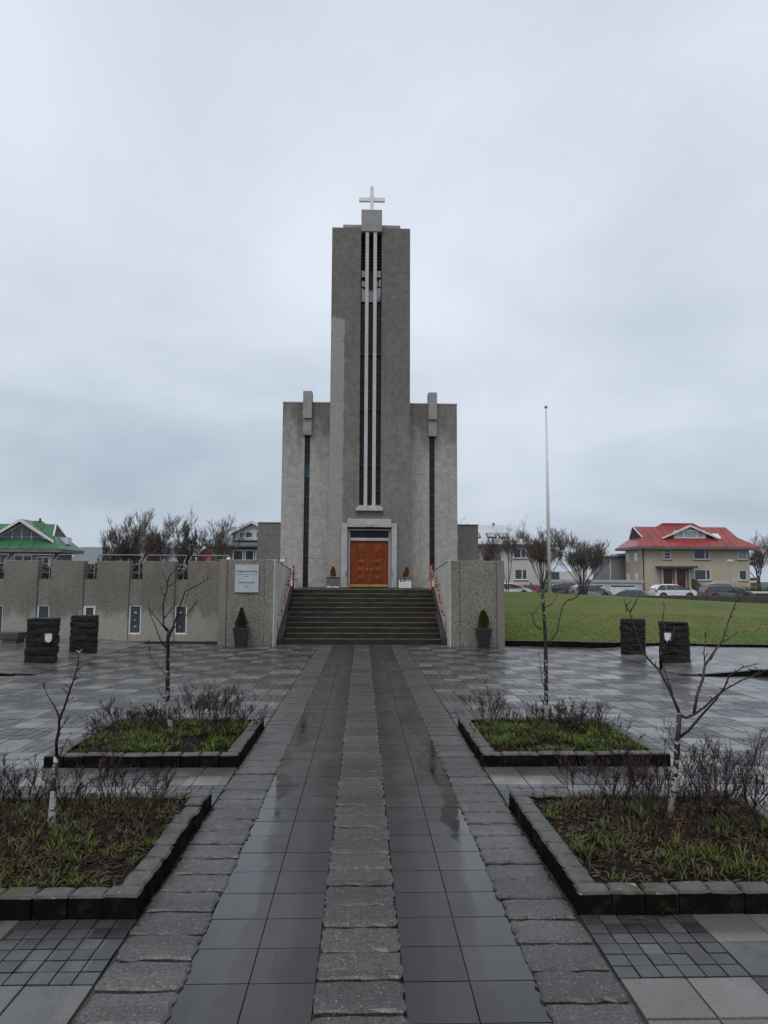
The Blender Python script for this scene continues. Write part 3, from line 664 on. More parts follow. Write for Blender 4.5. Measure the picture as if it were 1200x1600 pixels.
cput(MB().box(-0.27, 0.203, 28.79, 28.91, 17.79, 17.965).box(0.357, 0.83, 28.79, 28.91, 17.79, 17.965), 'cross_arm', 'whitemetal', cr_, bev=0.012)
for a, b in ((0.022, 0.165), (0.36, 0.503)): cput(MB().box(a, b, 28.70, 29.12, 4.76, 16.86), 'fin', 'fin', bev=0.008)
cput(MB().box(-0.30, 0.81, 28.62, 28.797, 4.56, 4.70), 'slot_sill', 'trim', bev=0.01)
cput(MB().prism([(28.66, 4.701), (29.25, 4.701), (29.25, 4.86), (28.66, 4.76)], 'x', -0.21, 0.75), 'slot_sill', 'trim', bev=0.006)
# glazing of the slot: each pane set between the fins
cols3 = [(-0.16, 0.018), (0.17, 0.355), (0.508, 0.705)]
zr = [4.87, 5.45, 6.0, 6.5, 7.3, 8.1, 8.86, 9.65, 10.45, 11.22, 12.0, 12.75, 13.45]
for a, b in cols3:
    for k in range(len(zr)-1):
        cput(MB().box(a+0.006, b-0.006, 29.20, 29.22, zr[k]+0.015, zr[k+1]-0.015), 'pane', 'leadglass' if (k % 3) else 'redglass' if rnd.random() < 0.3 else 'darkglass')
        thick = k in (3, 6, 9)
        cput(MB().box(a, b, 29.17 if not thick else 29.10, 29.26, zr[k]-0.014 if not thick else zr[k]-0.05, zr[k]+0.014 if not thick else zr[k]+0.05), 'glazing_bar', 'blackmetal' if thick else 'eave')
    cput(MB().box(a, b, 29.22, 29.26, 13.46, 16.38), 'louvre_backing', 'darkconc')
    for k in range(9): cput(MB().prism([(29.12, 15.0+k*0.145), (29.21, 15.06+k*0.145), (29.21, 15.075+k*0.145), (29.12, 15.015+k*0.145)], 'x', a+0.004, b-0.004), 'louvre', 'darkconc')
# pale bell-frame panels behind the fins
def pal(*pts): cput(MB().prism(list(pts), 'y', 29.11, 29.15), 'pale_panel', 'mosaic', bev=0.004)
pal((-0.135, 14.58), (0.015, 14.58), (0.015, 14.80), (-0.02, 14.86), (-0.135, 14.86)); pal((0.515, 14.58), (0.68, 14.58), (0.68, 14.86), (0.515, 14.86))
pal((-0.135, 14.22), (-0.09, 14.16), (0.0, 14.16), (0.018, 14.20), (0.018, 14.32), (-0.03, 14.42), (-0.12, 14.40)); pal((0.61, 14.16), (0.68, 14.16), (0.68, 14.48), (0.60, 14.48)); pal((0.515, 14.16), (0.57, 14.20), (0.59, 14.32), (0.515, 14.42))
pal((-0.135, 13.50), (0.018, 13.50), (0.018, 14.0), (-0.135, 14.12)); pal((0.175, 13.49), (0.35, 13.49), (0.35, 13.98), (0.175, 13.98)); pal((0.515, 13.52), (0.68, 13.78), (0.68, 14.10), (0.515, 14.10)); pal((0.53, 13.49), (0.57, 13.49), (0.68, 13.68), (0.68, 13.74)); pal((0.595, 13.49), (0.62, 13.49), (0.68, 13.60), (0.68, 13.64))
for x in (0.22, 0.262, 0.304): cput(MB().box(x-0.004, x+0.004, 29.10, 29.109, 13.5, 13.97), 'panel_rib', 'galv')
# wings
def wing(s_):
    x0, x1 = (-3.385, -1.392) if s_ < 0 else (1.912, 3.925)
    a, b = (-2.455, -2.23) if s_ < 0 else (2.757, 2.98)
    c, d = (-2.53, -2.16) if s_ < 0 else (2.705, 3.067)
    m = MB().wall(x0, x1, LZ-0.05, 9.15, WY, [(a, b, LZ-0.05, 7.76)], 0.3)
    xo = x0 if s_ < 0 else x1
    m.poly((xo, WY, LZ-.05), (xo, WY, 9.15), (xo, 46, 9.15), (xo, 46, LZ-.05)); m.poly((x0, WY, 9.15), (x1, WY, 9.15), (x1, 46, 9.15), (x0, 46, 9.15))
    wl = cput(m, 'wing_wall', 'church')
    m = MB().box(x0-0.015, c-0.002, WY-0.015, 29.7, 9.151, 9.195).box(d+0.002, x1+(0.015 if s_ > 0 else 0), WY-0.015, 29.7, 9.151, 9.195); cput(m, 'coping', 'trim', bev=0.004)
    cput(MB().box(c, d, WY-0.22, WY+0.3, 8.452, 9.61), 'wing_block', 'trim_grey', bev=0.012); cput(MB().box(c+0.008, d-0.005, WY-0.13, WY-0.002, 7.765, 8.45), 'wing_block', 'trim_grey', bev=0.012)
    zz = [1.47, 2.33, 2.75, 3.78, 4.2, 5.2, 5.62, 6.05, 6.5, 6.95, 7.4, 7.76] if s_ < 0 else [1.47, 2.4, 2.85, 3.9, 4.3, 5.3, 5.75, 6.45, 6.9, 7.4, 7.76]
    for k in range(len(zz)-1):
        mat = 'leadglass'
        if s_ < 0 and k == 7: mat = 'blueglass'
        elif k in (3, 5): mat = 'redglass'
        elif k % 2: mat = 'darkglass'
        cput(MB().box(a+0.008, b-0.008, WY+0.17, WY+0.19, zz[k]+0.01, zz[k+1]-0.01), 'pane', mat)
        cput(MB().box(a+0.004, b-0.004, WY+0.14, WY+0.22, zz[k]-0.009, zz[k]+0.009), 'glazing_bar', 'eave')
wing(-1); wing(1)
cput(MB().box(-5.02, -3.39, 34, 44, 0.5, 4.44), 'side_block', 'church', bev=0.01); cput(MB().box(-5.04, -3.39, 33.97, 44, 4.442, 4.49), 'coping', 'eave')
cput(MB().box(3.93, 5.555, 34, 44, 0.5, 4.40), 'side_block', 'church', bev=0.01); cput(MB().box(3.93, 5.575, 33.97, 44, 4.402, 4.45), 'coping', 'eave')
# doorway
fr = cput(MB().box(-0.865, -0.632, 28.66, 29.0, LZ, 4.055).box(1.167, 1.385, 28.66, 29.0, LZ, 4.055).box(-0.628, 1.163, 28.66, 29.0, 3.897, 4.055), 'door_frame', 'trim', bev=0.008)
cput(MB().box(-0.63, 1.15, 28.70, 28.797, 4.057, 4.235), 'lintel', 'trim', fr, bev=0.008)
cput(MB().box(-0.628, -0.575, 28.78, 29.2, LZ, 3.83).box(1.112, 1.163, 28.78, 29.2, LZ, 3.83).box(-0.573, 1.11, 28.78, 29.2, 3.765, 3.83), 'inner_frame', 'trim_grey', fr, bev=0.004)
for a, b in ((-0.573, -0.515), (1.05, 1.11)): cput(MB().box(a, b, 28.86, 29.2, LZ, 3.74), 'door_jamb', 'trim', fr, bev=0.004)
cput(MB().box(-0.513, 1.048, 28.88, 29.2, 3.355, 3.475), 'transom_bar', 'fin', fr, bev=0.006)
for a, b in ((-0.513, 0.19), (0.2, 0.335), (0.345, 1.048)): cput(MB().box(a, b, 29.0, 29.03, 3.477, 3.74), 'transom_pane', 'darkglass', fr)
dl = cput(MB().box(0.14, 0.40, 28.52, 28.66, 3.93, 4.02), 'door_lamp', 'galv', bev=0.01); cput(MB().box(0.16, 0.38, 28.515, 28.64, 3.905, 3.928), 'lamp_glass', 'lampglass', dl)
for x in (-0.66, 1.19): cput(MB().tube([(x, 28.652, 1.9), (x, 28.63, 2.0), (x, 28.652, 2.1)], 0.01, 5), 'frame_hook', 'blackmetal', fr)
cput(MB().box(-0.64, 1.175, 29.28, 29.3, LZ, 3.9), 'door_backing', 'darkconc')
for s_, (a, b) in ((-1, (-0.51, 0.263)), (1, (0.271, 1.045))):
    df = cput(MB().box(a, b, 28.95, 29.0, LZ+0.02, 3.35), 'door_leaf', 'wood', bev=0.005)
    xs = (a+0.28, a+0.60) if s_ < 0 else (a+0.17, a+0.52)
    cput(MB().box(xs[0]-0.07, xs[0]-0.045, 28.935, 28.949, LZ+0.14, 3.32).box(xs[1]+0.045, xs[1]+0.07, 28.935, 28.949, LZ+0.14, 3.32), 'stile_moulding', 'wood', df, bev=0.004)
    for z0, z1 in ((1.68, 1.98), (2.03, 2.30), (2.36, 2.62), (2.68, 3.24)):
        mm = MB().box(xs[0], xs[1], 28.936, 28.949, z0, z1); cx, cz = (xs[0]+xs[1])/2, (z0+z1)/2
        mm.add([(xs[0]+.03, 28.936, z0+.03), (xs[1]-.03, 28.936, z0+.03), (xs[1]-.03, 28.936, z1-.03), (xs[0]+.03, 28.936, z1-.03), (cx-.06, 28.912, cz), (cx+.06, 28.912, cz)], [(0,1,5,4), (1,2,5), (2,3,4,5), (3,0,4)])
        cput(mm, 'door_panel', 'wood', df)
    cput(MB().box(a+0.01, b-0.01, 28.938, 28.949, LZ+0.03, LZ+0.125), 'kick_plate', 'brass', df)
    hx = b-0.05 if s_ < 0 else a+0.05
    cput(MB().tube([(hx, 28.95, 2.2), (hx, 28.90, 2.2), (hx-s_*-0.09, 28.90, 2.2)], 0.012, 6), 'handle', 'galv', df)
lf = thing('wall_parapet', 'low white parapet at the left end of the church landing', 'parapet', (-2.9, 26, LZ)); MB().prism([(-0.5, 0), (0.44, 0), (0.44, 0.30), (-0.5, 0.52)], 'y', 0, 1.2).build('wall', 'whitepaint', lf, fix=True); MB().prism([(-0.52, 0.522), (0.46, 0.302), (0.46, 0.345), (-0.52, 0.565)], 'y', -0.02, 1.22).build('coping', 'trim_grey', lf, fix=True)
rf = thing('wall_parapet', 'low white parapet at the right end of the church landing', 'parapet', (2.95, 26, LZ)); MB().prism([(-0.42, 0), (0.5, 0), (0.5, 0.52), (-0.42, 0.30)], 'y', 0, 1.2).build('wall', 'whitepaint', rf, fix=True); MB().prism([(-0.44, 0.302), (0.52, 0.522), (0.52, 0.565), (-0.44, 0.345)], 'y', -0.02, 1.22).build('coping', 'trim_grey', rf, fix=True)

# ------------------------------------------------------------------ pots
def sprays(mb, h, rad, n, seed, point=1.0, up=0.8):
    r = random.Random(seed)
    for k in range(n):
        t = r.random(); z = h*(0.02+0.9*t); rr = rad*(1-t**point)*(0.35+0.65*math.sin(min(1, t*2.2+0.35)*math.pi/2))*math.sqrt(r.random())+0.006
        a = r.uniform(0, 6.283); p = Vector((rr*math.cos(a), rr*math.sin(a), z))
        d = Vector((math.cos(a)*0.5, math.sin(a)*0.5, up+r.uniform(-0.2, 0.4))).normalized(); l = r.uniform(0.03, 0.075)*(h/0.5)**0.5; sd_ = d.orthogonal().normalized(); sd_ = (Matrix.Rotation(r.uniform(0, 6.28), 3, d) @ sd_)*l*0.14
        b = len(mb.v); q = p+d*l*0.45; mb.v += [tuple(p), tuple(q+sd_), tuple(p+d*l), tuple(q-sd_)]; mb.f.append((b, b+1, b+2, b+3))
    return mb
def ribpot(loc, label, leafm, seed, h, rad, pt):
    t = thing('potted_conifer', label, 'potted plant', loc)
    H = 0.50; mb = MB(); n = 15; prof = []
    for k in range(n):
        z0 = H*k/n; z1 = H*(k+0.6)/n; z2 = H*(k+1)/n; w0 = lambda z: 0.125+0.068*z/H
        prof += [(w0(z0), z0), (w0(z1)+0.004, z0+0.006), (w0(z1)+0.004, z1), (w0(z2)-0.005, z1+0.004)]
    prof += [(0.205, H-0.035), (0.205, H), (0.185, H), (0.18, H-0.04)]
    for r0, z in prof: mb.v += [(-r0, -r0, z), (r0, -r0, z), (r0, r0, z), (-r0, r0, z)]
    for i in range(len(prof)-1):
        for k in range(4): mb.f.append((i*4+k, i*4+(k+1) % 4, (i+1)*4+(k+1) % 4, (i+1)*4+k))
    mb.f.append((3, 2, 1, 0)); mb.build('pot', 'pot', t)
    MB().box(-0.18, 0.18, -0.18, 0.18, H-0.06, H-0.025).build('soil', 'trim_grey', t)
    MB().tube([(0, 0, H-0.05), (0, 0, H+h*0.7)], [0.012, 0.004], 6).build('stem', 'bgbark', t)
    f = sprays(MB(), h, rad, 2600, seed, pt); f.v = [(x, y, z+H-0.03) for x, y, z in f.v]; f.build('foliage', leafm, t)
    return t
ribpot((-3.20, 19.12, 0), 'dark ribbed pot with a pointed dark green conifer below the notice sign', 'conifer', 3, 0.56, 0.19, 1.0)
rp_ = ribpot((3.25, 19.12, 0), 'dark ribbed pot with a rounded yellow-green conifer in front of the bare right wall', 'conifer_y', 5, 0.52, 0.14, 3.0)
f = sprays(MB(), 0.22, 0.09, 260, 9, 2.0); f.v = [(x-0.12, y-0.05, z+0.46) for x, y, z in f.v]; f.build('withered_sprig', 'conifer_b', rp_)
def boxpot(loc, label, white, seed):
    t = thing('door_planter', label, 'planter', loc)
    MB().box(-0.25, 0.25, -0.25, 0.25, 0.0, 0.40).build('box', 'potconc', t, bevel=0.01); MB().box(-0.262, 0.262, -0.262, 0.262, 0.365, 0.415).build('rim', 'blackmetal' if not white else 'potconc', t, bevel=0.008)
    r = random.Random(seed); m = MB(); n = 12
    for k in range(n):      # flaking white paint, each tongue a thin skin on the front
        x0, x1 = -0.25+0.5*k/n, -0.25+0.5*(k+1)/n
        hgt = (0.30+r.uniform(-0.06, 0.05)) if white else (0.03+0.08*r.random()*(1 if k in (1, 2, 3, 8, 9, 10, 11) else 0.1))
        m.poly((x0, -0.254, 0.002), (x1, -0.254, 0.002), (x1, -0.254, hgt*0.9), ((x0+x1)/2, -0.254, hgt), (x0, -0.254, hgt*0.85))
    m.build('flaking_paint', 'whitepaint', t)
    MB().box(-0.22, 0.22, -0.22, 0.22, 0.38, 0.417).build('soil', 'soil', t)
    f = sprays(MB(), 0.42, 0.12, 1500, seed, 2.0); f.v = [(x+(0.08*math.sin(z*5) if white else 0), y, z+0.41) for x, y, z in f.v]; f.build('foliage', 'conifer_b', t)
    MB().tube([(0, 0, 0.4), (0, 0, 0.7)], [0.012, 0.004], 5).build('stem', 'bgbark', t)
boxpot((-1.16, 28.1, LZ), 'grey concrete planter with a browned conifer left of the door', False, 21)
boxpot((1.66, 28.1, LZ), 'planter with flaking white paint and a withered bent conifer right of the door', True, 22)

# ------------------------------------------------------------------ basalt pillars, bench
def roughblock(wx, wy, h, seed):
    r = random.Random(seed); bm = bmesh.new(); bmesh.ops.create_cube(bm, size=1.0); bmesh.ops.scale(bm, vec=(wx, wy, h), verts=bm.verts)
    bmesh.ops.subdivide_edges(bm, edges=[e for e in bm.edges if abs((e.verts[0].co-e.verts[1].co).z) < 1e-6], cuts=4, use_grid_fill=True)
    bmesh.ops.subdivide_edges(bm, edges=[e for e in bm.edges if abs((e.verts[0].co-e.verts[1].co).z) > 1e-6], cuts=2, use_grid_fill=True)
    o = Vector((seed*3.1, seed*1.7, 0))
    for v in bm.verts:
        side = abs(v.co.x) > wx*0.49 or abs(v.co.y) > wy*0.49
        if side:
            k = 0.022*mnoise.noise(v.co*7+o)+0.022*mnoise.noise(v.co*19+o)+(0.004 if abs(v.co.z) < h*0.3 else -0.003)
            d = Vector((v.co.x/wx, v.co.y/wy, 0)); d.normalize(); v.co += d*k
        else: v.co.z += 0.006*mnoise.noise(v.co*9+o)
    me = bpy.data.meshes.new('stone_block'); bm.to_mesh(me); bm.free(); me.materials.append(M['basalt']); return me
def pillar(loc, rz, label, courses, plaque=None, lean=0.0):
    t = thing('basalt_pillar', label, 'pillar', loc, rz=rz); z = -0.02
    for k, h in enumerate(courses):
        me = roughblock(0.56, 0.50, h-0.012, 31+k+int(abs(loc[0]*7+loc[1]*3)))
        inst('stone_block', me, t, (lean*z+rnd.uniform(-.008, .008), rnd.uniform(-.008, .008), z+h/2), rz=rnd.uniform(-.03, .03)); z += h
    if plaque:
        sx = plaque
        p = MB().tube([(sx*0.15, -0.24, 0.56), (sx*0.15, -0.305, 0.56)], 0.125, 20).build('plaque', 'plaque', t)
        cx, cz = sx*0.17, 0.55; sh = [(cx-0.065, cz+0.085), (cx-0.065, cz-0.02)]+[(cx-0.065*math.cos(a), cz-0.02-0.075*math.sin(a)) for a in [math.pi*q/8 for q in range(1, 8)]]+[(cx+0.065, cz-0.02), (cx+0.065, cz+0.085)]
        MB().prism(sh, 'y', -0.318, -0.3055).build('shield', 'shield', p, fix=True)
    return t
pillar((-6.78, 15.45, 0.0), R(14), 'left near basalt pillar bearing a small white shield', [0.20, 0.19, 0.20, 0.20, 0.18], 1, 0.03)
pillar((-6.70, 17.55, 0.0), R(12), 'left far basalt pillar without a shield, nearer the hall wall', [0.13, 0.17, 0.16, 0.16, 0.16, 0.14], None)
pillar((6.65, 17.45, 0.03), R(-24), 'right far basalt pillar without a shield, near the lawn kerb', [0.12, 0.15, 0.13, 0.14, 0.16, 0.16], None)
pillar((6.85, 15.55, 0.04), R(-18), 'right near basalt pillar bearing a small white shield', [0.19, 0.18, 0.17, 0.16, 0.11, 0.08], -1, -0.03)
bn = thing('stone_bench', 'low dark stone bench at the left edge in front of the hall', 'bench', (-9.6, 19.05, 0.09)); MB().box(-0.72, 0.72, -0.25, 0.25, 0.11, 0.285).build('seat', 'darkconc', bn, bevel=0.015)
for sx in (-0.5, 0.5): MB().box(sx-0.18, sx+0.18, -0.22, 0.22, -0.005, 0.108).build('leg', 'darkconc', bn)

# ------------------------------------------------------------------ planting beds
def blade(mb, p, d, l, w, r, bend=0.4):
    sd_ = Vector((-d.y, d.x, 0)); sd_ = sd_.normalized()*w if sd_.length > 1e-4 else Vector((w, 0, 0))
    q = p+d*l*0.55; e = p+d*l+Vector((d.x, d.y, -bend*0.5))*l*bend
    b = len(mb.v); mb.v += [tuple(p-sd_*0.4), tuple(p+sd_*0.4), tuple(q+sd_), tuple(q-sd_), tuple(e)]; mb.f += [(b, b+1, b+2, b+3), (b+3, b+2, b+4)]
def shrubmesh(seed, h, w, stems, tw=5, r0=0.005):
    r = random.Random(seed); mb = MB()
    def grow(p, d, l, rad, lev):
        pts = [p]; q = p; n = 3 if lev < 2 else 2
        for i in range(n):
            d = (d+Vector((r.uniform(-.3, .3), r.uniform(-.3, .3), r.uniform(-.05, .25)))).normalized(); q = q+d*l/n; pts.append(q)
        mb.tube(pts, [rad*(1-0.5*i/n) for i in range(n+1)], 3, False)
        if lev >= 3: return
        for k in range(tw if lev < 2 else 3):
            t = r.uniform(0.3, 1.0); i = min(int(t*n), n-1); o = pts[i].lerp(pts[i+1], t*n-i)
            dd = (d+Vector((r.uniform(-1, 1), r.uniform(-1, 1), r.uniform(-.1, .7)))*0.75).normalized(); grow(o, dd, l*r.uniform(0.32, 0.55), max(rad*0.55, 0.0016), lev+1)
    for k in range(stems):
        a = r.uniform(0, 6.28); s1 = r.uniform(0.1, 1)*w; grow(Vector((math.cos(a)*s1*0.25, math.sin(a)*s1*0.25, 0)), Vector((math.cos(a)*s1*0.8, math.sin(a)*s1*0.8, h)).normalized(), h*r.uniform(0.5, 0.8), r0, 0)
    return mb
def bed(sx, y0, where, seed, shrubs, weeds, dead, wcol=1.0):
    r = random.Random(seed); x0, x1 = 1.185, 3.02; y1 = y0+1.86
    t = thing('planting_bed', 'square planting bed edged in dark kerb stones, '+where, 'planting bed', (sx*(x0+x1)/2, (y0+y1)/2, 0))
    O = t.location.copy(); W = x1-x0; D = y1-y0; kw = 0.135
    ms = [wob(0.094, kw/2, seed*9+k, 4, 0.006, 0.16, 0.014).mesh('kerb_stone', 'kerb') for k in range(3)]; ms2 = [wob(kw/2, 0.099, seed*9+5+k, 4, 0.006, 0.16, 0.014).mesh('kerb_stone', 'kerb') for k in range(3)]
    nW = 10; 
    for yy in (-D/2+kw/2, D/2-kw/2):
        for k in range(nW): inst('kerb_stone', r.choice(ms), t, (-W/2+(k+.5)*W/nW, yy+r.uniform(-.005, .005), 0.118+r.uniform(-.007, .006)), rz=r.choice((0, math.pi))+r.uniform(-.02, .02), rx=r.uniform(-.02, .02), ry=r.uniform(-.03, .03), scale=(W/nW/0.19, 1, 1))
    nD = 8
    for xx in (-W/2+kw/2, W/2-kw/2):
        for k in range(nD): inst('kerb_stone', r.choice(ms2), t, (xx+r.uniform(-.005, .005), -D/2+kw+(k+.5)*(D-2*kw)/nD, 0.118+r.uniform(-.007, .006)), rz=r.choice((0, math.pi))+r.uniform(-.02, .02), rx=r.uniform(-.03, .03), ry=r.uniform(-.02, .02))
    g = MB(); n = 26; zf = lambda u, v: 0.075+0.035*(1-(2*u-1)**2)*(1-(2*v-1)**2)+0.014*mnoise.noise(Vector((u*9+seed, v*9, 0)))+0.01*mnoise.noise(Vector((u*26+seed, v*26, 3)))
    for j in range(n+1):
        for i in range(n+1): u, v = i/n, j/n; g.v.append(((u-.5)*(W-2*kw+.06), (v-.5)*(D-2*kw+.06), zf(u, v)))
    for j in range(n):
        for i in range(n): a = j*(n+1)+i; g.f.append((a, a+1, a+n+2, a+n+1))
    g.build('soil', 'soil', t, smooth=True)
    iw, idp = W-2*kw-.04, D-2*kw-.04
    def spot(): u, v = r.random(), r.random(); return u, v, Vector((O.x+(u-.5)*iw, O.y+(v-.5)*idp, zf(u, v)-.004))
    wm_ = MB(); k = 0
    while k < weeds:
        u, v, p = spot()
        if mnoise.noise(Vector((u*4+seed*3.3, v*4, 1)))+r.uniform(-.25, .25) < -0.02: continue
        k += 1; m = r.randint(4, 8); base = r.uniform(0, 6.28); hh = r.uniform(0.03, 0.085)*wcol
        for q in range(m):
            a = base+6.283*q/m+r.uniform(-.4, .4); blade(wm_, p, Vector((math.cos(a)*r.uniform(.25, .8), math.sin(a)*r.uniform(.25, .8), r.uniform(.5, 1.1))).normalized(), hh*r.uniform(.7, 1.2), r.uniform(0.0025, 0.006), r)
    tag(wm_.build('ground_cover', 'weed'), 'low green weeds and grass covering the bed '+where, 'weeds', kind='stuff')
    dm = MB()
    for k in range(dead):
        u, v, p = spot(); a = r.uniform(0, 6.28)
        if r.random() < .5: blade(dm, p+Vector((0, 0, .01)), Vector((math.cos(a), math.sin(a), r.uniform(.0, .4))).normalized(), r.uniform(.03, .06), r.uniform(.006, .014), r, .2)
        else: blade(dm, p, Vector((math.cos(a)*.5, math.sin(a)*.5, r.uniform(.4, 1.2))).normalized(), r.uniform(.06, .19), .0022, r, .5)
    tag(dm.build('dead_leaves', 'straw'), 'brown dead leaves and dry stalks littering the bed '+where, 'dead leaves', kind='stuff')
    for k, (dx, dy, h, w, stn) in enumerate(shrubs):
        o = shrubmesh(seed*50+k, h, w, stn, 5 if h > .3 else 4, 0.0035+0.004*h).build('shrub', 'shrub'); o.location = (O.x+sx*dx*iw/2, O.y+dy*idp/2, 0.085); o.rotation_euler.z = r.uniform(0, 6.28)
        row = 'back' if dy > .45 else 'middle' if dy > -.3 else 'front'; hh = 'tall' if h > .44 else 'mid-height' if h > .25 else 'low'; sd2 = 'path side' if dx < -.33 else 'outer side' if dx > .33 else 'centre'
        tag(o, '%s leafless reddish shrub, %s %s of the bed %s' % (hh, row, sd2, where), 'shrub', 'shrubs in the bed '+where)
    return t
def scat(seed, n, hr, f=lambda u, v: 1.0, st=(6, 10)):
    r = random.Random(seed); o = []
    while len(o) < n:
        u, v = r.uniform(-1, 1), r.uniform(-1, 1)
        if r.random() < f(u, v): o.append((u, v, r.uniform(*hr), r.uniform(.5, 1.0), r.randint(*st)))
    return o
bed(-1, 7.04, 'far left of the path', 2, [(-.85, .2, .40, .8, 10), (-.7, .75, .45, .7, 10), (-.3, .85, .50, .5, 11), (.0, .8, .42, .6, 9), (.3, .85, .30, .7, 9), (.6, .9, .28, .6, 9), (-.55, -.15, .30, .7, 10), (.85, .75, .34, .6, 9), (.15, .3, .24, .7, 7), (.9, .0, .2, .7, 7)]+scat(3, 10, (.16, .28)), 1300, 900, 1.25)
bed(1, 7.04, 'far right of the path', 3, [(-.8, .8, .46, .45, 10), (-.4, .9, .30, .7, 9), (.0, .85, .30, .7, 9), (.3, .9, .32, .7, 10), (.6, .8, .36, .7, 11), (.85, .5, .3, .8, 10), (.9, -.1, .24, .9, 8), (.5, .4, .24, .7, 8), (.75, -.6, .16, .8, 6)]+scat(5, 9, (.16, .26)), 1700, 600, 1.25)
bed(-1, 3.99, 'near left of the path', 4, [(.55, .85, .40, .7, 10), (.15, .9, .34, .6, 9), (-.3, .9, .40, .45, 8), (-.7, .9, .30, .6, 9), (.8, .5, .36, .8, 10), (-.5, .4, .22, .9, 9), (-.75, .6, .22, .8, 8), (.0, .3, .22, .9, 8), (.4, .2, .26, .9, 9), (-.3, -.1, .20, .9, 8), (.7, -.1, .24, .9, 8), (.95, .85, .42, .8, 10)]+scat(7, 14, (.12, .2), lambda u, v: .35+.65*(v > -.5)), 480, 3000, 1.15)
bed(1, 3.99, 'near right of the path', 5, [(-.55, .8, .40, .9, 7), (-.2, .85, .42, .6, 7), (.0, .6, .48, .6, 8), (.55, .55, .55, .8, 8), (.85, .7, .62, .8, 10), (.9, .1, .66, .8, 10), (.65, -.15, .40, .9, 7), (-.1, .2, .34, .7, 7), (.95, -.4, .5, .8, 13), (-.75, .5, .2, .8, 6), (.25, .8, .38, .8, 10)]+scat(9, 5, (.12, .22), lambda u, v: .12+.88*(v > -.3 and u > -.6)), 460, 1900, 1.25)
# weed at the foot of the near right kerb, straw on the paving
wd = MB(); r = random.Random(4)
for q in range(9):
    a = -1.57+r.uniform(-1.5, 1.5); blade(wd, Vector((0, 0, 0)), Vector((math.cos(a)*.5, math.sin(a)*.4, r.uniform(.6, 1.1))).normalized(), r.uniform(.05, .085), r.uniform(.007, .011), r, .5)
o = wd.build('weed', 'weed'); o.location = (1.63, 3.965, 0); tag(o, 'small bright green weed at the foot of the near right bed kerb', 'weed')
o = MB().tube([(0, 0, 0), (0.045, 0.004, 0.002), (0.09, -0.003, 0)], 0.0028, 5).build('straw', 'straw'); o.location = (1.43, 3.93, 0.006); tag(o, 'dry straw lying on the setts before the near right bed', 'straw')

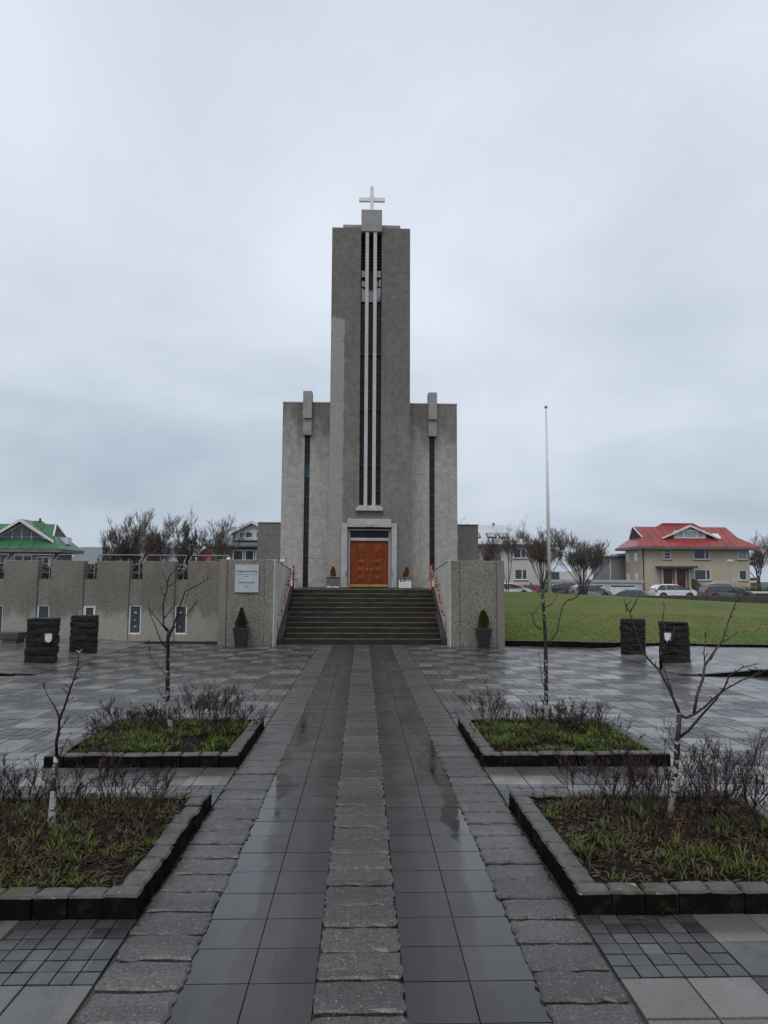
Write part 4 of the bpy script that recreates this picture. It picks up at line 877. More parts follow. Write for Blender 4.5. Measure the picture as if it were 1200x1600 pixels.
# ------------------------------------------------------------------ young trees (branch lines in metres from the foot)
TREES = {
'far left bed':((-2.083,8.09,0.07),[[(0,-0.05),(-0.01,0.21),(-0.02,0.48),(-0.01,0.71),(-0,0.96),(0.01,1.16),(0.02,1.24)],[(0.02,1.24),(-0.03,1.3),(-0.04,1.53),(-0.01,1.67),(-0,1.77),(0.02,1.83),(0.07,1.88),(0.12,1.96),(0.15,2.01)],[(0.01,1.14),(0.08,1.33),(0.14,1.5),(0.2,1.66),(0.31,1.72),(0.39,1.76),(0.47,1.81)],[(0.44,1.79),(0.44,1.89)],[(0.04,1.24),(0.11,1.3),(0.19,1.38),(0.27,1.45),(0.31,1.53),(0.35,1.57)],[(0.31,1.51),(0.37,1.56)],[(0.13,1.38),(0.17,1.43),(0.19,1.53),(0.22,1.63)],[(-0.01,1.06),(-0.07,1.15),(-0.12,1.28),(-0.17,1.4),(-0.2,1.5)],[(0,1.24),(-0.06,1.33),(-0.15,1.45),(-0.17,1.53)],[(-0.16,1.46),(-0.11,1.44)],[(-0.03,1.61),(-0.1,1.72)],[(-0.01,1.76),(-0.07,1.86)],[(0.01,1.71),(0.08,1.76),(0.13,1.79),(0.15,1.83)],[(-0.02,1.38),(0.07,1.48),(0.13,1.56)],[(-0.02,0.74),(-0.1,0.81),(-0.22,0.92),(-0.28,1.04)],[(-0.26,1),(-0.27,1.15)],[(-0.1,0.82),(-0.05,0.9)],[(-0.04,0.48),(-0.1,0.55),(-0.11,0.62)]],[(0.22,1.63),(0.35,1.58)],0.03,'tall young bare tree with many upright branches in the far left bed'),
'near left bed':((-2.092,5.06,0.06),[[(-0,-0.05),(0,0.19),(0.01,0.41),(0.01,0.59)],[(0.02,0.58),(0.03,0.69),(0.06,0.79),(0.08,0.86),(0.12,0.94),(0.15,1.01),(0.19,1.08),(0.22,1.15),(0.25,1.23),(0.27,1.32)],[(0.08,0.86),(0.05,0.95),(0.02,1.02),(-0,1.09)],[(0.06,0.77),(0.1,0.83),(0.14,0.86)],[(0.1,0.83),(0.12,0.88)],[(0.03,0.57),(0.07,0.65),(0.13,0.76)],[(0.21,1.13),(0.26,1.16)],[(0.14,0.98),(0.18,1)],[(0.15,1),(0.15,1.05)]],[(-0,1.1),(0.27,1.32)],0.029,'short young tree with two thin budding shoots in the near left bed'),
'far right bed':((2.15,8.37,0.06),[[(0,-0.05),(-0.01,0.34),(-0.01,0.57),(-0.01,0.82),(-0.01,1.03),(-0.02,1.25),(-0.03,1.48),(-0.04,1.6),(-0.04,1.69)],[(0.03,1.04),(0.07,1.1),(0.15,1.21),(0.18,1.32),(0.21,1.43),(0.23,1.49),(0.29,1.55),(0.4,1.59),(0.5,1.65),(0.6,1.75),(0.59,1.8)],[(0.42,1.6),(0.47,1.72)],[(0.35,1.55),(0.41,1.59)],[(-0.04,1.69),(-0.01,1.77),(0.01,1.85),(0.09,1.94)],[(0,1.81),(0.06,1.91)],[(-0.05,1.6),(-0.09,1.64),(-0.13,1.71),(-0.16,1.76)],[(-0.06,1.23),(-0.12,1.26),(-0.16,1.32),(-0.18,1.4),(-0.13,1.48),(-0.08,1.57)],[(-0.18,1.4),(-0.21,1.43)],[(-0.01,1.48),(0.07,1.52),(0.14,1.62),(0.15,1.69)],[(-0.03,0.56),(-0.05,0.61),(-0.06,0.78),(-0.06,0.99)]],[(0.6,1.79),(-0.16,1.75)],0.029,'young bare tree with one long right-hand branch in the far right bed'),
'near right bed':((2.212,5.23,0.04),[[(-0,-0.05),(0.02,0.28),(0.04,0.45),(0.05,0.67),(0.06,0.86)],[(0.06,0.85),(0.03,0.95),(-0.01,1.04),(-0.05,1.15),(-0.12,1.22),(-0.17,1.29),(-0.2,1.42),(-0.24,1.56),(-0.26,1.63)],[(-0.24,1.56),(-0.18,1.72)],[(-0.26,1.57),(-0.29,1.68)],[(-0.05,1.16),(-0.07,1.3),(-0.07,1.48),(-0.06,1.63)],[(-0.2,1.41),(-0.29,1.46)],[(0.02,0.99),(0.01,1.08),(-0.01,1.19),(-0.01,1.28)],[(-0.01,1.27),(0.08,1.36),(0.14,1.45)],[(-0.04,1.16),(-0.04,1.3),(-0.02,1.49)],[(0.07,0.84),(0.1,0.83),(0.15,0.85),(0.22,0.91),(0.27,0.97),(0.34,1.04),(0.44,1.11),(0.53,1.15),(0.62,1.2),(0.66,1.23)],[(0.15,0.86),(0.2,0.98),(0.26,1.09),(0.3,1.18),(0.39,1.27),(0.48,1.36),(0.55,1.49),(0.62,1.6),(0.68,1.69),(0.66,1.74)],[(0.06,0.68),(0.12,0.74),(0.19,0.86),(0.26,0.97),(0.3,1.07),(0.32,1.15),(0.4,1.21),(0.48,1.24)],[(0.3,1.18),(0.28,1.28),(0.29,1.41)],[(0.29,1.22),(0.33,1.29)],[(0.34,1.22),(0.37,1.29)],[(0.46,1.34),(0.52,1.36),(0.58,1.39)]],[(0.66,1.23),(0.66,1.74),(0.68,1.69),(0.29,1.41)],0.028,'young tree with a whitish lower trunk and wide spreading forks in the near right bed'),
}
for nm, (base, lines, buds, tr, label) in TREES.items():
    t = thing('young_tree', label, 'tree', base); r = random.Random(len(lines)); dz = -base[2]
    def dep(pts, k):
        a = r.uniform(-.45, .45); x0 = pts[0]; L0 = 0; o = []; y0 = yat(pts[0]) if k else 0
        for i, p in enumerate(pts):
            if i: L0 += math.hypot(p[0]-pts[i-1][0], p[1]-pts[i-1][1])
            o.append(Vector((p[0]+(r.uniform(-.006, .006) if 0 < i else 0), y0+a*L0, p[1]+dz)))
        return o
    done = []
    def yat(p):
        best = (9, 0)
        for q in done:
            for v in q:
                d = math.hypot(v.x-p[0], v.z-dz-p[1])
                if d < best[0]: best = (d, v.y)
        return best[1]
    for k, pl in enumerate(lines):
        pts = dep(pl, k); done.append(pts); n = len(pts)
        if k == 0:
            MB().tube(pts, [tr*1.05]+[tr*(0.92-0.36*i/(n-1)) for i in range(1, n)], 12).build('trunk', 'bark', t, smooth=True)
        else:
            Ln = sum((pts[i+1]-pts[i]).length for i in range(n-1)); ra = min(0.0115, 0.0032+0.009*Ln)
            mb = MB().tube(pts, [ra*(1-0.72*i/(n-1)) for i in range(n)], 7)
            for i in range(1, n):       # short spurs and bud swellings
                for _ in range(2):
                    p = pts[i-1].lerp(pts[i], r.random()); a = r.uniform(0, 6.28); d = Vector((math.cos(a), math.sin(a), .8)).normalized(); l = r.choice((.01, .014, .03, .06))*r.uniform(.7, 1.2)
                    mb.tube([p, p+d*l*.7, p+d*l], [.0028, .0032, .001], 5)
            mb.build('branch', 'twig', t, smooth=True)
    for bx_, bz_ in buds:
        mb = MB(); c = Vector((bx_, yat((bx_, bz_)), bz_+dz))
        for q in range(11):
            a = r.uniform(0, 6.28); blade(mb, c-Vector((0, 0, .012)), Vector((math.cos(a)*.5, math.sin(a)*.5, 1)).normalized(), r.uniform(.022, .045), .006, r, .3)
        mb.build('bud', 'bud', t)

# ------------------------------------------------------------------ bare trees in the distance
def baretree(loc, label, seed, h, spread, stems, lev=4, twl=5, trunk_h=0.22, tr=0.16, fine=0.016, sp0=0.25, lat=0.7):
    r = random.Random(seed); t = thing('bare_tree', label, 'tree', loc); tk = MB(); cw = MB()
    def grow(p, d, l, rad, le):
        n = 3; pts = [p]; q = p
        for i in range(n):
            d = (d+Vector((r.uniform(-.2, .2), r.uniform(-.2, .2), r.uniform(-.02, .24)))).normalized(); q = q+d*l/n; pts.append(q)
        (tk if le == 0 else cw).tube(pts, [rad*(1-0.45*i/n) for i in range(n+1)], 6 if le == 0 else 3, False)
        if le >= lev: return
        for k in range(twl+(1 if le == 0 else 0)):
            s1 = r.uniform(0.25, 1.0); i = min(int(s1*n), n-1); o = pts[i].lerp(pts[i+1], s1*n-i)
            dd = (d*1.0+Vector((r.uniform(-1, 1), r.uniform(-1, 1), r.uniform(-.1, .7)))*lat).normalized(); grow(o, dd, l*r.uniform(.42, .66), max(rad*.42, fine), le+1)
    for k in range(stems):
        a = r.uniform(0, 6.28); s1 = math.sqrt(r.random())*spread
        tl = h*trunk_h; p0 = Vector((math.cos(a)*.12, math.sin(a)*.12, -.3)); p1 = Vector((math.cos(a)*s1*sp0, math.sin(a)*s1*sp0, tl))
        tk.tube([p0, p0.lerp(p1, .5)+Vector((r.uniform(-.08, .08), r.uniform(-.08, .08), 0)), p1], [tr, tr*.85, tr*.75], 7, False)
        d = (Vector((math.cos(a)*s1, math.sin(a)*s1, h*(1-trunk_h)))-Vector((0, 0, 0))).normalized(); grow(p1, d, h*r.uniform(.36, .52), tr*.7, 0)
    tk.build('trunk', 'bgbark', t); cw.build('crown', 'bgtwig', t); return t
LB = [(-16.6, 46, 'low', 4.4, 2.0, 5), (-14.9, 47, 'tall', 5.6, 2.0, 8), (-13.2, 46, 'mid', 5.1, 1.5, 6), (-11.5, 46, 'round', 5.1, 1.5, 7), (-9.2, 47, 'slim', 5.7, 1.2, 5)]
LL = ['low bare tree beside the green-roofed house', 'tallest dense bare tree behind the hall parapet', 'dense bare tree right of the tallest one behind the hall', 'rounded bare tree left of the pink-red gable', 'slim bare tree in front of the blue-roofed house']
for k, (x, y, q, h, s1, n) in enumerate(LB): baretree((x, y, 0.2), LL[k], 100+k, h, s1, n, 4, 5 if k != 4 else 4, .2, .07, .0075)
RB = [(10.3, 58, 5.4, 1.1, 3), (12.1, 59, 5.4, 1.2, 3), (15.3, 60, 5.8, 3.4, 9), (18.4, 59, 5.1, 4.4, 13), (21.2, 84, 5.6, 2.5, 5), (47.5, 84, 6.0, 2.6, 7), (52.5, 88, 6.5, 3.0, 6), (4.6+3.7, 60, 5.8, 1.2, 3)]
RL = ['slender bare tree nearest the church in front of the pale house', 'forked bare tree in front of the pale house window', 'bare tree directly behind the flagpole', 'dense rounded bare tree above the low garages', 'distant bare tree between garages and grey annex', 'dense bare tree at the right end of the red-roofed house', 'bare tree at the far right edge beyond the red-roofed house', 'bare tree beside the right low block of the church']
for k, (x, y, h, s1, n) in enumerate(RB): baretree((x, y, 0.0), RL[k], 200+k, h, s1, n, 4, (5, 5, 5, 5, 5, 5, 5, 5)[k], .30, .055 if k < 4 else .08, .0085, .10, .95)

# ------------------------------------------------------------------ houses
def win(t, O, x0, x1, z0, z1, y, mull=(), glassm='houseglass', sill=True, bars=()):
    def put(m, name, mat, p): m.v = [(a-O[0], b-O[1], c-O[2]) for a, b, c in m.v]; return m.build(name, mat, p, fix=True)
    f = 0.09; xs = [x0]+list(mull)+[x1]; holes = [(xs[i]+f*(1 if i == 0 else .5), xs[i+1]-f*(1 if i == len(xs)-2 else .5), z0+f, z1-f) for i in range(len(xs)-1)]
    w_ = put(MB().wall(x0, x1, z0, z1, y-0.03, holes, 0.08), 'window', 'whitemetal', t)
    for k, h in enumerate(holes): put(MB().poly((h[0], y+0.02, h[2]), (h[1], y+0.02, h[2]), (h[1], y+0.02, h[3]), (h[0], y+0.02, h[3])), 'pane', glassm, w_)
    for z in bars: put(MB().box(x0+f, x1-f, y-0.03, y+0.015, z-0.035, z+0.035), 'glazing_bar', 'whitemetal', w_)
    if sill: put(MB().box(x0-0.1, x1+0.1, y-0.12, y-0.031, z0-0.14, z0-0.02), 'sill', 'eave', w_)
    return w_
def dutch_house(name, label, O, wallm, roofm, x0, x1, y0, y1, zb, ze, ov, ridge, gz, rx0, rx1, holes):
    """rendered block under a roof whose hips stop at small gables"""
    t = thing(name, label, 'house', O)
    def put(m, nm, mat, p=t, **k): m.v = [(a-O[0], b-O[1], c-O[2]) for a, b, c in m.v]; return m.build(nm, mat, p, fix=k.get('fix', False))
    m = MB().wall(x0, x1, zb, ze, y0, holes, 0.15)
    m.poly((x0, y0, zb), (x0, y0, ze), (x0, y1, ze), (x0, y1, zb)); m.poly((x1, y0, ze), (x1, y0, zb), (x1, y1, zb), (x1, y1, ze)); m.poly((x1, y1, zb), (x0, y1, zb), (x0, y1, ze), (x1, y1, ze))
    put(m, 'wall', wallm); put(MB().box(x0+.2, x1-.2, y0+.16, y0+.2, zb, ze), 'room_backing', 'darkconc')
    ym = (y0+y1)/2; e0, e1 = y0-ov, y1+ov; zr = ze+0.12
    def yat(z): return e0+(ym-e0)*(z-zr)/(ridge-zr)
    yg = yat(gz); yb = 2*ym-yg
    eL, eR, eLb, eRb = (x0-ov, e0, zr), (x1+ov, e0, zr), (x0-ov, e1, zr), (x1+ov, e1, zr)
    gL, gR, gLb, gRb = (rx0+.35, yg, gz), (rx1-.0+.35, yg, gz), (rx0+.35, yb, gz), (rx1+.35, yb, gz); rL, rR = (rx0, ym, ridge), (rx1, ym, ridge)
    m = MB().poly(eL, eR, gR, rR, rL, gL).poly(eRb, eLb, gLb, rL, rR, gRb).poly(eLb, eL, gL, gLb).poly(eR, eRb, gRb, gR)
    rf_ = put(m, 'roof', roofm)
    put(MB().poly(gL, rL, gLb).poly(gR, gRb, rR), 'gable', 'darkconc', rf_)
    put(MB().box(x0-ov+.02, x1+ov-.02, e0+.02, e1-.02, ze-.14, zr-.004), 'eaves', 'eave', rf_)
    for k in range(int((x1-x0)/0.9)):       # standing seams of the metal roof, front slope
        x = x0+0.4+0.9*k
        if rx0+.6 < x < rx1-.4:
            zz = ridge; a = Vector((x, e0, zr+.02)); b = Vector((x, yat(zz), zz+.02)); put(MB().tube([a, b], 0.022, 4), 'roof_seam', roofm, rf_)
    for gy, gzz, rr, xx in ((yg, gz, rL, rx0+.33), (yg, gz, rR, rx1+.37)):
        put(MB().tube([(xx, gy-.1, gzz-.02), (rr[0], ym, ridge+.02), (xx, 2*ym-gy+.1, gzz-.02)], 0.07, 5), 'barge_board', 'whitepaint', rf_)
    return t, put
def dormer(t, put, x0, x1, yf, zb, zs, zp, roofm, wallm, depth, ov=0.5, panes=(), gm='houseglass', infill='whitepaint', tri=False):
    xm = (x0+x1)/2
    put(MB().prism([(x0, zb), (x1, zb), (x1, zs), (xm, zp-.12), (x0, zs)], 'y', yf, yf+depth), 'dormer_wall', wallm, t, fix=True)
    sl = (zp-zs)/(xm-x0); a = zs-sl*ov
    d = put(MB().prism([(x0-ov, a), (xm, zp), (x1+ov, a), (x1+ov, a+.1), (xm, zp+.12), (x0-ov, a+.1)], 'y', yf-.35, yf+depth), 'dormer_roof', roofm, t, fix=True)
    put(MB().prism([(x0-ov-.02, a-.1), (xm, zp-.1), (x1+ov+.02, a-.1), (x1+ov+.02, a+.11), (xm, zp+.13), (x0-ov-.02, a+.11)], 'y', yf-.42, yf-.355), 'barge_board', 'whitepaint', d, fix=True)
# red-roofed house
RO_ = (37.9, 80, -0.2)
rw = [(34.3, 35.15, 4.2, 5.35), (37.75, 39.6, 4.2, 5.42), (37.75, 39.65, 1.85, 3.1), (42.85, 43.95, 4.2, 5.45), (42.9, 43.85, 1.85, 3.05), (34.2, 35.15, 1.05, 3.05), (35.75, 36.7, 1.05, 3.05)]
rh, rput = dutch_house('red_roofed_house', 'ochre rendered house with a bright red metal roof beyond the lawn', RO_, 'ochre', 'redroof', 31.75, 44.2, 80, 85, -0.3, 5.5, 0.95, 8.1, 6.75, 31.75, 42.9, rw)
for k, (a, b, c, d) in enumerate(rw[:5]): win(rh, RO_, a, b, c, d, 80.06, (() if k == 0 else (a+(b-a)*.72,) if k < 3 else ()), 'houseglass' if k != 3 else 'paleglass', True, (4.6, 5.0) if k == 0 else ())
for k, (a, b, c, d) in enumerate(rw[5:]):
    dd = rput(MB().box(a, b, 80.07, 80.12, c, d), 'door', 'redwood', fix=True)
    for i in range(2):
        for j in range(3): rput(MB().box(a+.14+.36*i, a+.44+.36*i, 80.05, 80.069, 1.95+.33*j, 2.2+.33*j), 'pane', 'houseglass', dd, fix=True)
rput(MB().box(33.3, 37.7, 78.9, 79.995, 3.2, 3.42), 'porch_canopy', 'darkconc', fix=True)
rput(MB().box(33.6, 37.4, 78.6, 79.995, -0.2, 0.95), 'porch', 'darkconc', fix=True)
for k in range(5): rput(MB().box(35.0, 37.3, 76.6+.4*k, 77.0+.4*k, -0.2, 0.15+.18*k), 'step', 'darkconc', fix=True)
rput(MB().prism([(76.4, -0.2), (79.9, -0.2), (79.9, 2.0), (78.9, 1.9), (76.4, 0.6)], 'x', 37.42, 37.7), 'stair_wall', 'eave', fix=True)
for x in (33.8, 35.3, 36.9): rput(MB().box(x, x+.16, 79.5, 79.9, 0.95, 3.2), 'porch_post', 'ochre', fix=True)
rput(MB().prism([(34.2, 7.85), (35.3, 8.5), (39.0, 8.5), (40.3, 7.85)], 'y', 82.3, 82.9), 'roof_crest', 'redroof', fix=True)
rput(MB().poly((34.2, 82.0, 7.65), (40.3, 82.0, 7.65), (39.0, 82.5, 8.56), (35.3, 82.5, 8.56)), 'roof_crest', 'redroof')
dormer(rh, rput, 35.2, 40.0, 80.6, 6.05, 7.0, 8.05, 'redroof', 'redwall', 3.5, 0.9)
win(rh, RO_, 35.75, 39.45, 6.66, 7.55, 80.5, (36.15, 36.9, 38.5, 39.15), 'paleglass', False); rput(MB().prism([(36.8, 7.56), (38.6, 7.56), (37.7, 7.85)], 'y', 80.5, 80.58), 'dormer_infill', 'paleglass', fix=True)
rput(MB().prism([(80.35, 6.62), (81.1, 7.16), (81.1, 7.26), (80.35, 6.72)], 'x', 40.45, 41.2), 'roof_window', 'whitepaint', fix=True); rput(MB().box(33.95, 34.4, 81.3, 81.7, 6.9, 7.25), 'roof_vent', 'whitepaint', fix=True)
rput(MB().box(43.4, 44.0, 83, 83.8, 6.2, 7.0), 'chimney', 'housewhite', fix=True)
for z in (0.6, 1.2, 1.8, 3.6, 4.2): rput(MB().box(44.25, 45.6, 80.6, 82.2, z, z+.36), 'balcony_board', 'balcony', fix=True)
rput(MB().tube([(31.9, 79.93, -0.2), (31.9, 79.93, 5.4)], 0.06, 6), 'downpipe', 'blackmetal')
for z0, z1 in ((1.4, 2.6), (4.0, 5.0)):
    for y in (81.2, 83.8): rput(MB().box(31.70, 31.77, y, y+.9, z0, z1), 'side_window', 'whitemetal', fix=True)
# grey annex and garages
ax = thing('grey_annex', 'narrow grey house wing left of the red-roofed house', 'house', (31.2, 86, -0.2)); MB().box(-1.2, 1.5, 0, 6, -0.1, 4.9).build('wall', 'annexgrey', ax); MB().prism([(-1.45, 4.92), (1.6, 4.92), (1.6, 5.35), (-1.0, 5.15)], 'y', -.2, 6.2).build('roof', 'greyroof', ax, fix=True); MB().box(-1.5, 1.6, -.3, 6.2, 4.8, 4.918).build('eaves', 'blackmetal', ax); MB().tube([(-1.0, -.06, 0), (-1.0, -.06, 4.8)], .05, 6).build('downpipe', 'whitepaint', ax)
ga = thing('garage_row', 'low pale garage row with white doors left of the red-roofed house', 'garage', (26.5, 76, -0.2)); MB().box(-7.2, 3.6, 0, 6, -.1, 1.75).build('wall', 'housewhite', ga); MB().box(-7.4, 3.8, -.15, 6.1, 1.752, 2.05).build('roof_slab', 'trim', ga)
for k in range(3):
    d = MB().box(-6.9+3.5*k, -4.1+3.5*k, -.05, -.002, 0, 1.5).build('garage_door', 'whitepaint', ga); MB().box(-6.8+3.5*k, -4.2+3.5*k, -.055, -.051, 1.28, 1.46).build('window_strip', 'houseglass', d)
# pale house with skylights
gh = thing('pale_house', 'pale rendered house with light steel roof and skylights right of the church', 'house', (14.2, 76, -0.2)); GO = (14.2, 76, -0.2)
def gput(m, n, mat, p=gh, fix=True): m.v = [(a-GO[0], b-GO[1], c-GO[2]) for a, b, c in m.v]; return m.build(n, mat, p, fix=fix)
gw = [(9.9, 11.2, 1.9, 3.0), (13.2, 14.2, 4.0, 5.1), (16.3, 17.7, 1.8, 2.95), (16.2, 17.6, 4.1, 5.2), (19.55, 19.95, 1.5, 3.0), (19.55, 19.95, 4.0, 5.2)]
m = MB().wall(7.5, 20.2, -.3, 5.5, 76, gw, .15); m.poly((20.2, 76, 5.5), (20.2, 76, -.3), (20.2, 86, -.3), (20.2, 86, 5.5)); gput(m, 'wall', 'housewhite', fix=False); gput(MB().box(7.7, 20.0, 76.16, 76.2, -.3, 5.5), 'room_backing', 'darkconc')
for a, b, c, d in gw: win(gh, GO, a, b, c, d, 76.06, (a+(b-a)*.6,) if b-a > 1 else ())
gr_ = gput(MB().poly((7.0, 75.3, 5.6), (20.8, 75.3, 5.6), (16.0, 81, 8.05), (11.5, 81, 8.05)).poly((20.8, 75.3, 5.6), (20.8, 86.7, 5.6), (16.0, 81, 8.05)).poly((7.0, 86.7, 5.6), (7.0, 75.3, 5.6), (11.5, 81, 8.05)).poly((20.8, 86.7, 5.6), (7.0, 86.7, 5.6), (11.5, 81, 8.05), (16.0, 81, 8.05)), 'roof', 'greyroof', fix=False)
gput(MB().box(7.02, 20.78, 75.32, 86.6, 5.42, 5.596), 'eaves', 'eave', gr_)
for x0, x1 in ((12.3, 12.9), (13.6, 14.6), (14.9, 15.9), (17.0, 17.6)):
    z0 = 6.28; sl = 2.45/5.7; yy = lambda z: 75.3+(z-5.6)/sl
    f = gput(MB().add([(x0, yy(z0)-.03, z0+.08), (x1, yy(z0)-.03, z0+.08), (x1, yy(z0+.62)-.03, z0+.70), (x0, yy(z0+.62)-.03, z0+.70)], [(0, 1, 2, 3)]), 'skylight', 'blackmetal', gr_, fix=False)
    gput(MB().add([(x0+.12, yy(z0+.1)-.04, z0+.2), (x1-.12, yy(z0+.1)-.04, z0+.2), (x1-.12, yy(z0+.52)-.04, z0+.62), (x0+.12, yy(z0+.52)-.04, z0+.62)], [(0, 1, 2, 3)]), 'pane', 'paleglass', f, fix=False)
gput(MB().box(14.9, 15.1, 80.8, 81.2, 7.9, 8.3), 'chimney', 'eave', gr_)
for z in (4.35, 5.25):
    gput(MB().box(8.0, 12.4, 75.0, 75.99, z-.25, z-.05), 'balcony_slab', 'darkconc')
ba = thing('back_block', 'low pale block with dark openings behind the bare trees and garages', 'house', (21.6, 82, -.2)); MB().box(-1.4, 4.5, 0, 6, -.1, 3.0).build('wall', 'housewhite', ba); MB().box(-1.2, 1.2, -.06, -.002, 2.0, 2.9).build('window', 'houseglass', ba); MB().box(-1.2, 0.6, -.06, -.002, 0.6, 1.7).build('door', 'annexgrey', ba)
# green-roofed house
EO = (-27, 55, -1)
ew = [(-29.2, -27.6, 2.1, 3.45), (-26.6, -25.2, 2.2, 3.5), (-24.9, -23.9, 2.3, 3.4)]
eh, eput = dutch_house('green_roofed_house', 'grey rendered house with a green roof and gabled dormer behind the hall', EO, 'housegrey', 'greenroof', -33.5, -23.5, 55, 58.2, -1, 3.85, .7, 6.0, 5.0, -32, -24.2, ew)
for a, b, c, d in ew: win(eh, EO, a, b, c, d, 55.06, ((a+b)/2,))
dormer(eh, eput, -28.2, -24.1, 55.15, 4.15, 4.85, 6.15, 'greenroof', 'housewhite', 1.5, .55)
for tri in ([(-27.6, 4.95), (-26.9, 4.95), (-26.9, 5.35)], [(-26.8, 4.95), (-26.2, 4.95), (-26.2, 5.8), (-26.8, 5.42)], [(-26.1, 4.95), (-25.45, 4.95), (-25.45, 5.42), (-26.1, 5.8)], [(-25.35, 4.95), (-24.7, 4.95), (-25.35, 5.35)]): eput(MB().prism(tri, 'y', 55.08, 55.14), 'dormer_pane', 'houseglass', eh, fix=True)
for x0, x1 in ((-27.7, -26.9), (-26.8, -26.2), (-26.1, -25.45), (-25.35, -24.6)): eput(MB().box(x0, x1, 55.08, 55.14, 4.68, 4.88), 'dormer_pane', 'houseglass', eh, fix=True)
eput(MB().box(-25.5, -25.38, 56.5, 56.62, 5.9, 6.45), 'chimney', 'blackmetal', eh, fix=True)
eput(MB().poly((-26.8, 56.4, 5.75), (-24.5, 56.4, 5.75), (-25.3, 56.55, 6.25), (-26.0, 56.55, 6.25)), 'roof_crest', 'greenroof', eh)
eput(MB().box(-23.7, -23.1, 56.3, 57.0, 4.4, 4.95), 'roof_balcony', 'whitepaint', eh, fix=True)
eput(MB().tube([(-23.8, 54.94, -1), (-23.8, 54.94, 3.8)], .05, 6), 'downpipe', 'whitepaint', eh)
# blue-roofed house, pink-red gable, slate roofs behind
bh = thing('blue_roofed_house', 'grey house with slate-blue roof and white gabled dormer left of the church', 'house', (-10, 60, -1)); BO = (-10, 60, -1)
def bput(m, n, mat, p=bh, fix=True, **k): m.v = [(a-BO[0], b-BO[1], c-BO[2]) for a, b, c in m.v]; return m.build(n, mat, p, fix=fix)
bput(MB().box(-12.6, -4, 60, 68, -1, 4.5), 'wall', 'housegrey')
b_ = bput(MB().poly((-13.2, 59.3, 4.62), (-3, 59.3, 4.62), (-5, 64, 6.4), (-11.9, 64, 6.4)).poly((-13.2, 68.7, 4.62), (-13.2, 59.3, 4.62), (-11.9, 64, 6.4)), 'roof', 'blueroof', fix=False); bput(MB().box(-13.18, -3.2, 59.32, 68.6, 4.44, 4.615), 'eaves', 'eave', b_)
dormer(bh, bput, -10.7, -7.9, 59.8, 5.0, 5.75, 6.5, 'blueroof', 'whitepaint', 3.5, .45)
for x0, x1 in ((-10.4, -10.0), (-9.9, -9.2), (-9.0, -8.3)): win(bh, BO, x0, x1, 5.15, 5.75, 59.75, (), 'houseglass', False)
for x0, x1 in ((-10.9, -10.0), (-9.9, -9.1), (-9.0, -8.3)): win(bh, BO, x0, x1, 2.9, 4.2, 59.95, (), 'houseglass', False)
pg = thing('red_gable_house', 'small pink-red corrugated gable end seen between the bare trees', 'house', (-15.3, 72, -1)); MB().prism([(-1.3, 0), (1.3, 0), (1.3, 4.9), (0.2, 5.9), (-.3, 5.9), (-1.3, 5.1)], 'y', 0, 6).build('wall', 'corrugated', pg, fix=True); MB().prism([(-1.5, 5.0), (-.05, 6.1), (1.5, 4.8), (1.5, 4.95), (-.05, 6.25), (-1.5, 5.15)], 'y', -.2, 6).build('roof', 'whitepaint', pg, fix=True)
sh_ = thing('slate_house', 'low slate-roofed house between the green roof and the bare trees', 'house', (-25, 72, -1)); MB().box(-4, 5, 0, 6, 0, 4.2).build('wall', 'housegrey', sh_); MB().prism([(-.5, 4.2), (3, 6.0), (6.5, 4.2)], 'x', -4.4, 6.4).build('roof', 'blueroof', sh_, fix=True)

# ------------------------------------------------------------------ low wall, flagpole, street lamp, hedge
lw_ = thing('low_wall', 'low dark stone wall between the lawn and the street', 'wall', (20, 44.15, 0.2))
r = random.Random(12)
for k in range(36):
    x = -8.4+1.0*k; MB().box(x, x+.985, -.12+r.uniform(-.02, .02), .14, -.4, .66+r.uniform(-.02, .02)-max(0, x-2)*0.004).build('wall_stone', 'darkconc', lw_, bevel=.02)
fp = thing('flagpole', 'tall tapering white flagpole on the crest of the lawn', 'flagpole', (10.55, 40, 1.05)); MB().tube([(0, 0, -.2), (0, 0, 5), (-.02, 0, 10.6)], [.115, .09, .055], 14).build('pole', 'whitemetal', fp, smooth=True); MB().lathe([(.02, 0), (.085, .06), (.095, .11), (.07, .17), (.01, .2)], (-.02, 0, 10.6), 10).build('finial', 'brass', fp, smooth=True); MB().tube([(0, 0, -.2), (0, 0, .06)], .2, 12).build('base', 'trim_grey', fp)
MB().tube([(-.02, -.13, 1.2), (-.03, -.075, 10.5)], .008, 4).build('halyard', 'whitepaint', fp); MB().box(-.03, .03, -.16, -.1, 1.1, 1.3).build('cleat', 'galv', fp)
sl_ = thing('street_lamp', 'thin grey street lamp with street-name sign before the red-roofed house', 'street lamp', (37.7, 72, -.1)); MB().tube([(0, 0, 0), (0, 0, 3.9)], [.06, .04], 8).build('post', 'galv', sl_)
hd = MB().box(-.22, .28, -.18, .18, 3.85, 4.05).build('lamp_head', 'whitepaint', sl_, bevel=.05); MB().box(-.2, .2, -.15, .15, 3.82, 3.848).build('lamp_glass', 'lampglass', hd)
sn = MB().box(.12, 1.1, -.04, .0, 1.90, 2.10).build('name_plate', 'whitepaint', sl_); MB().box(.2, 1.0, -.045, -.041, 1.97, 2.03).build('lettering', 'ink_grey', sn)
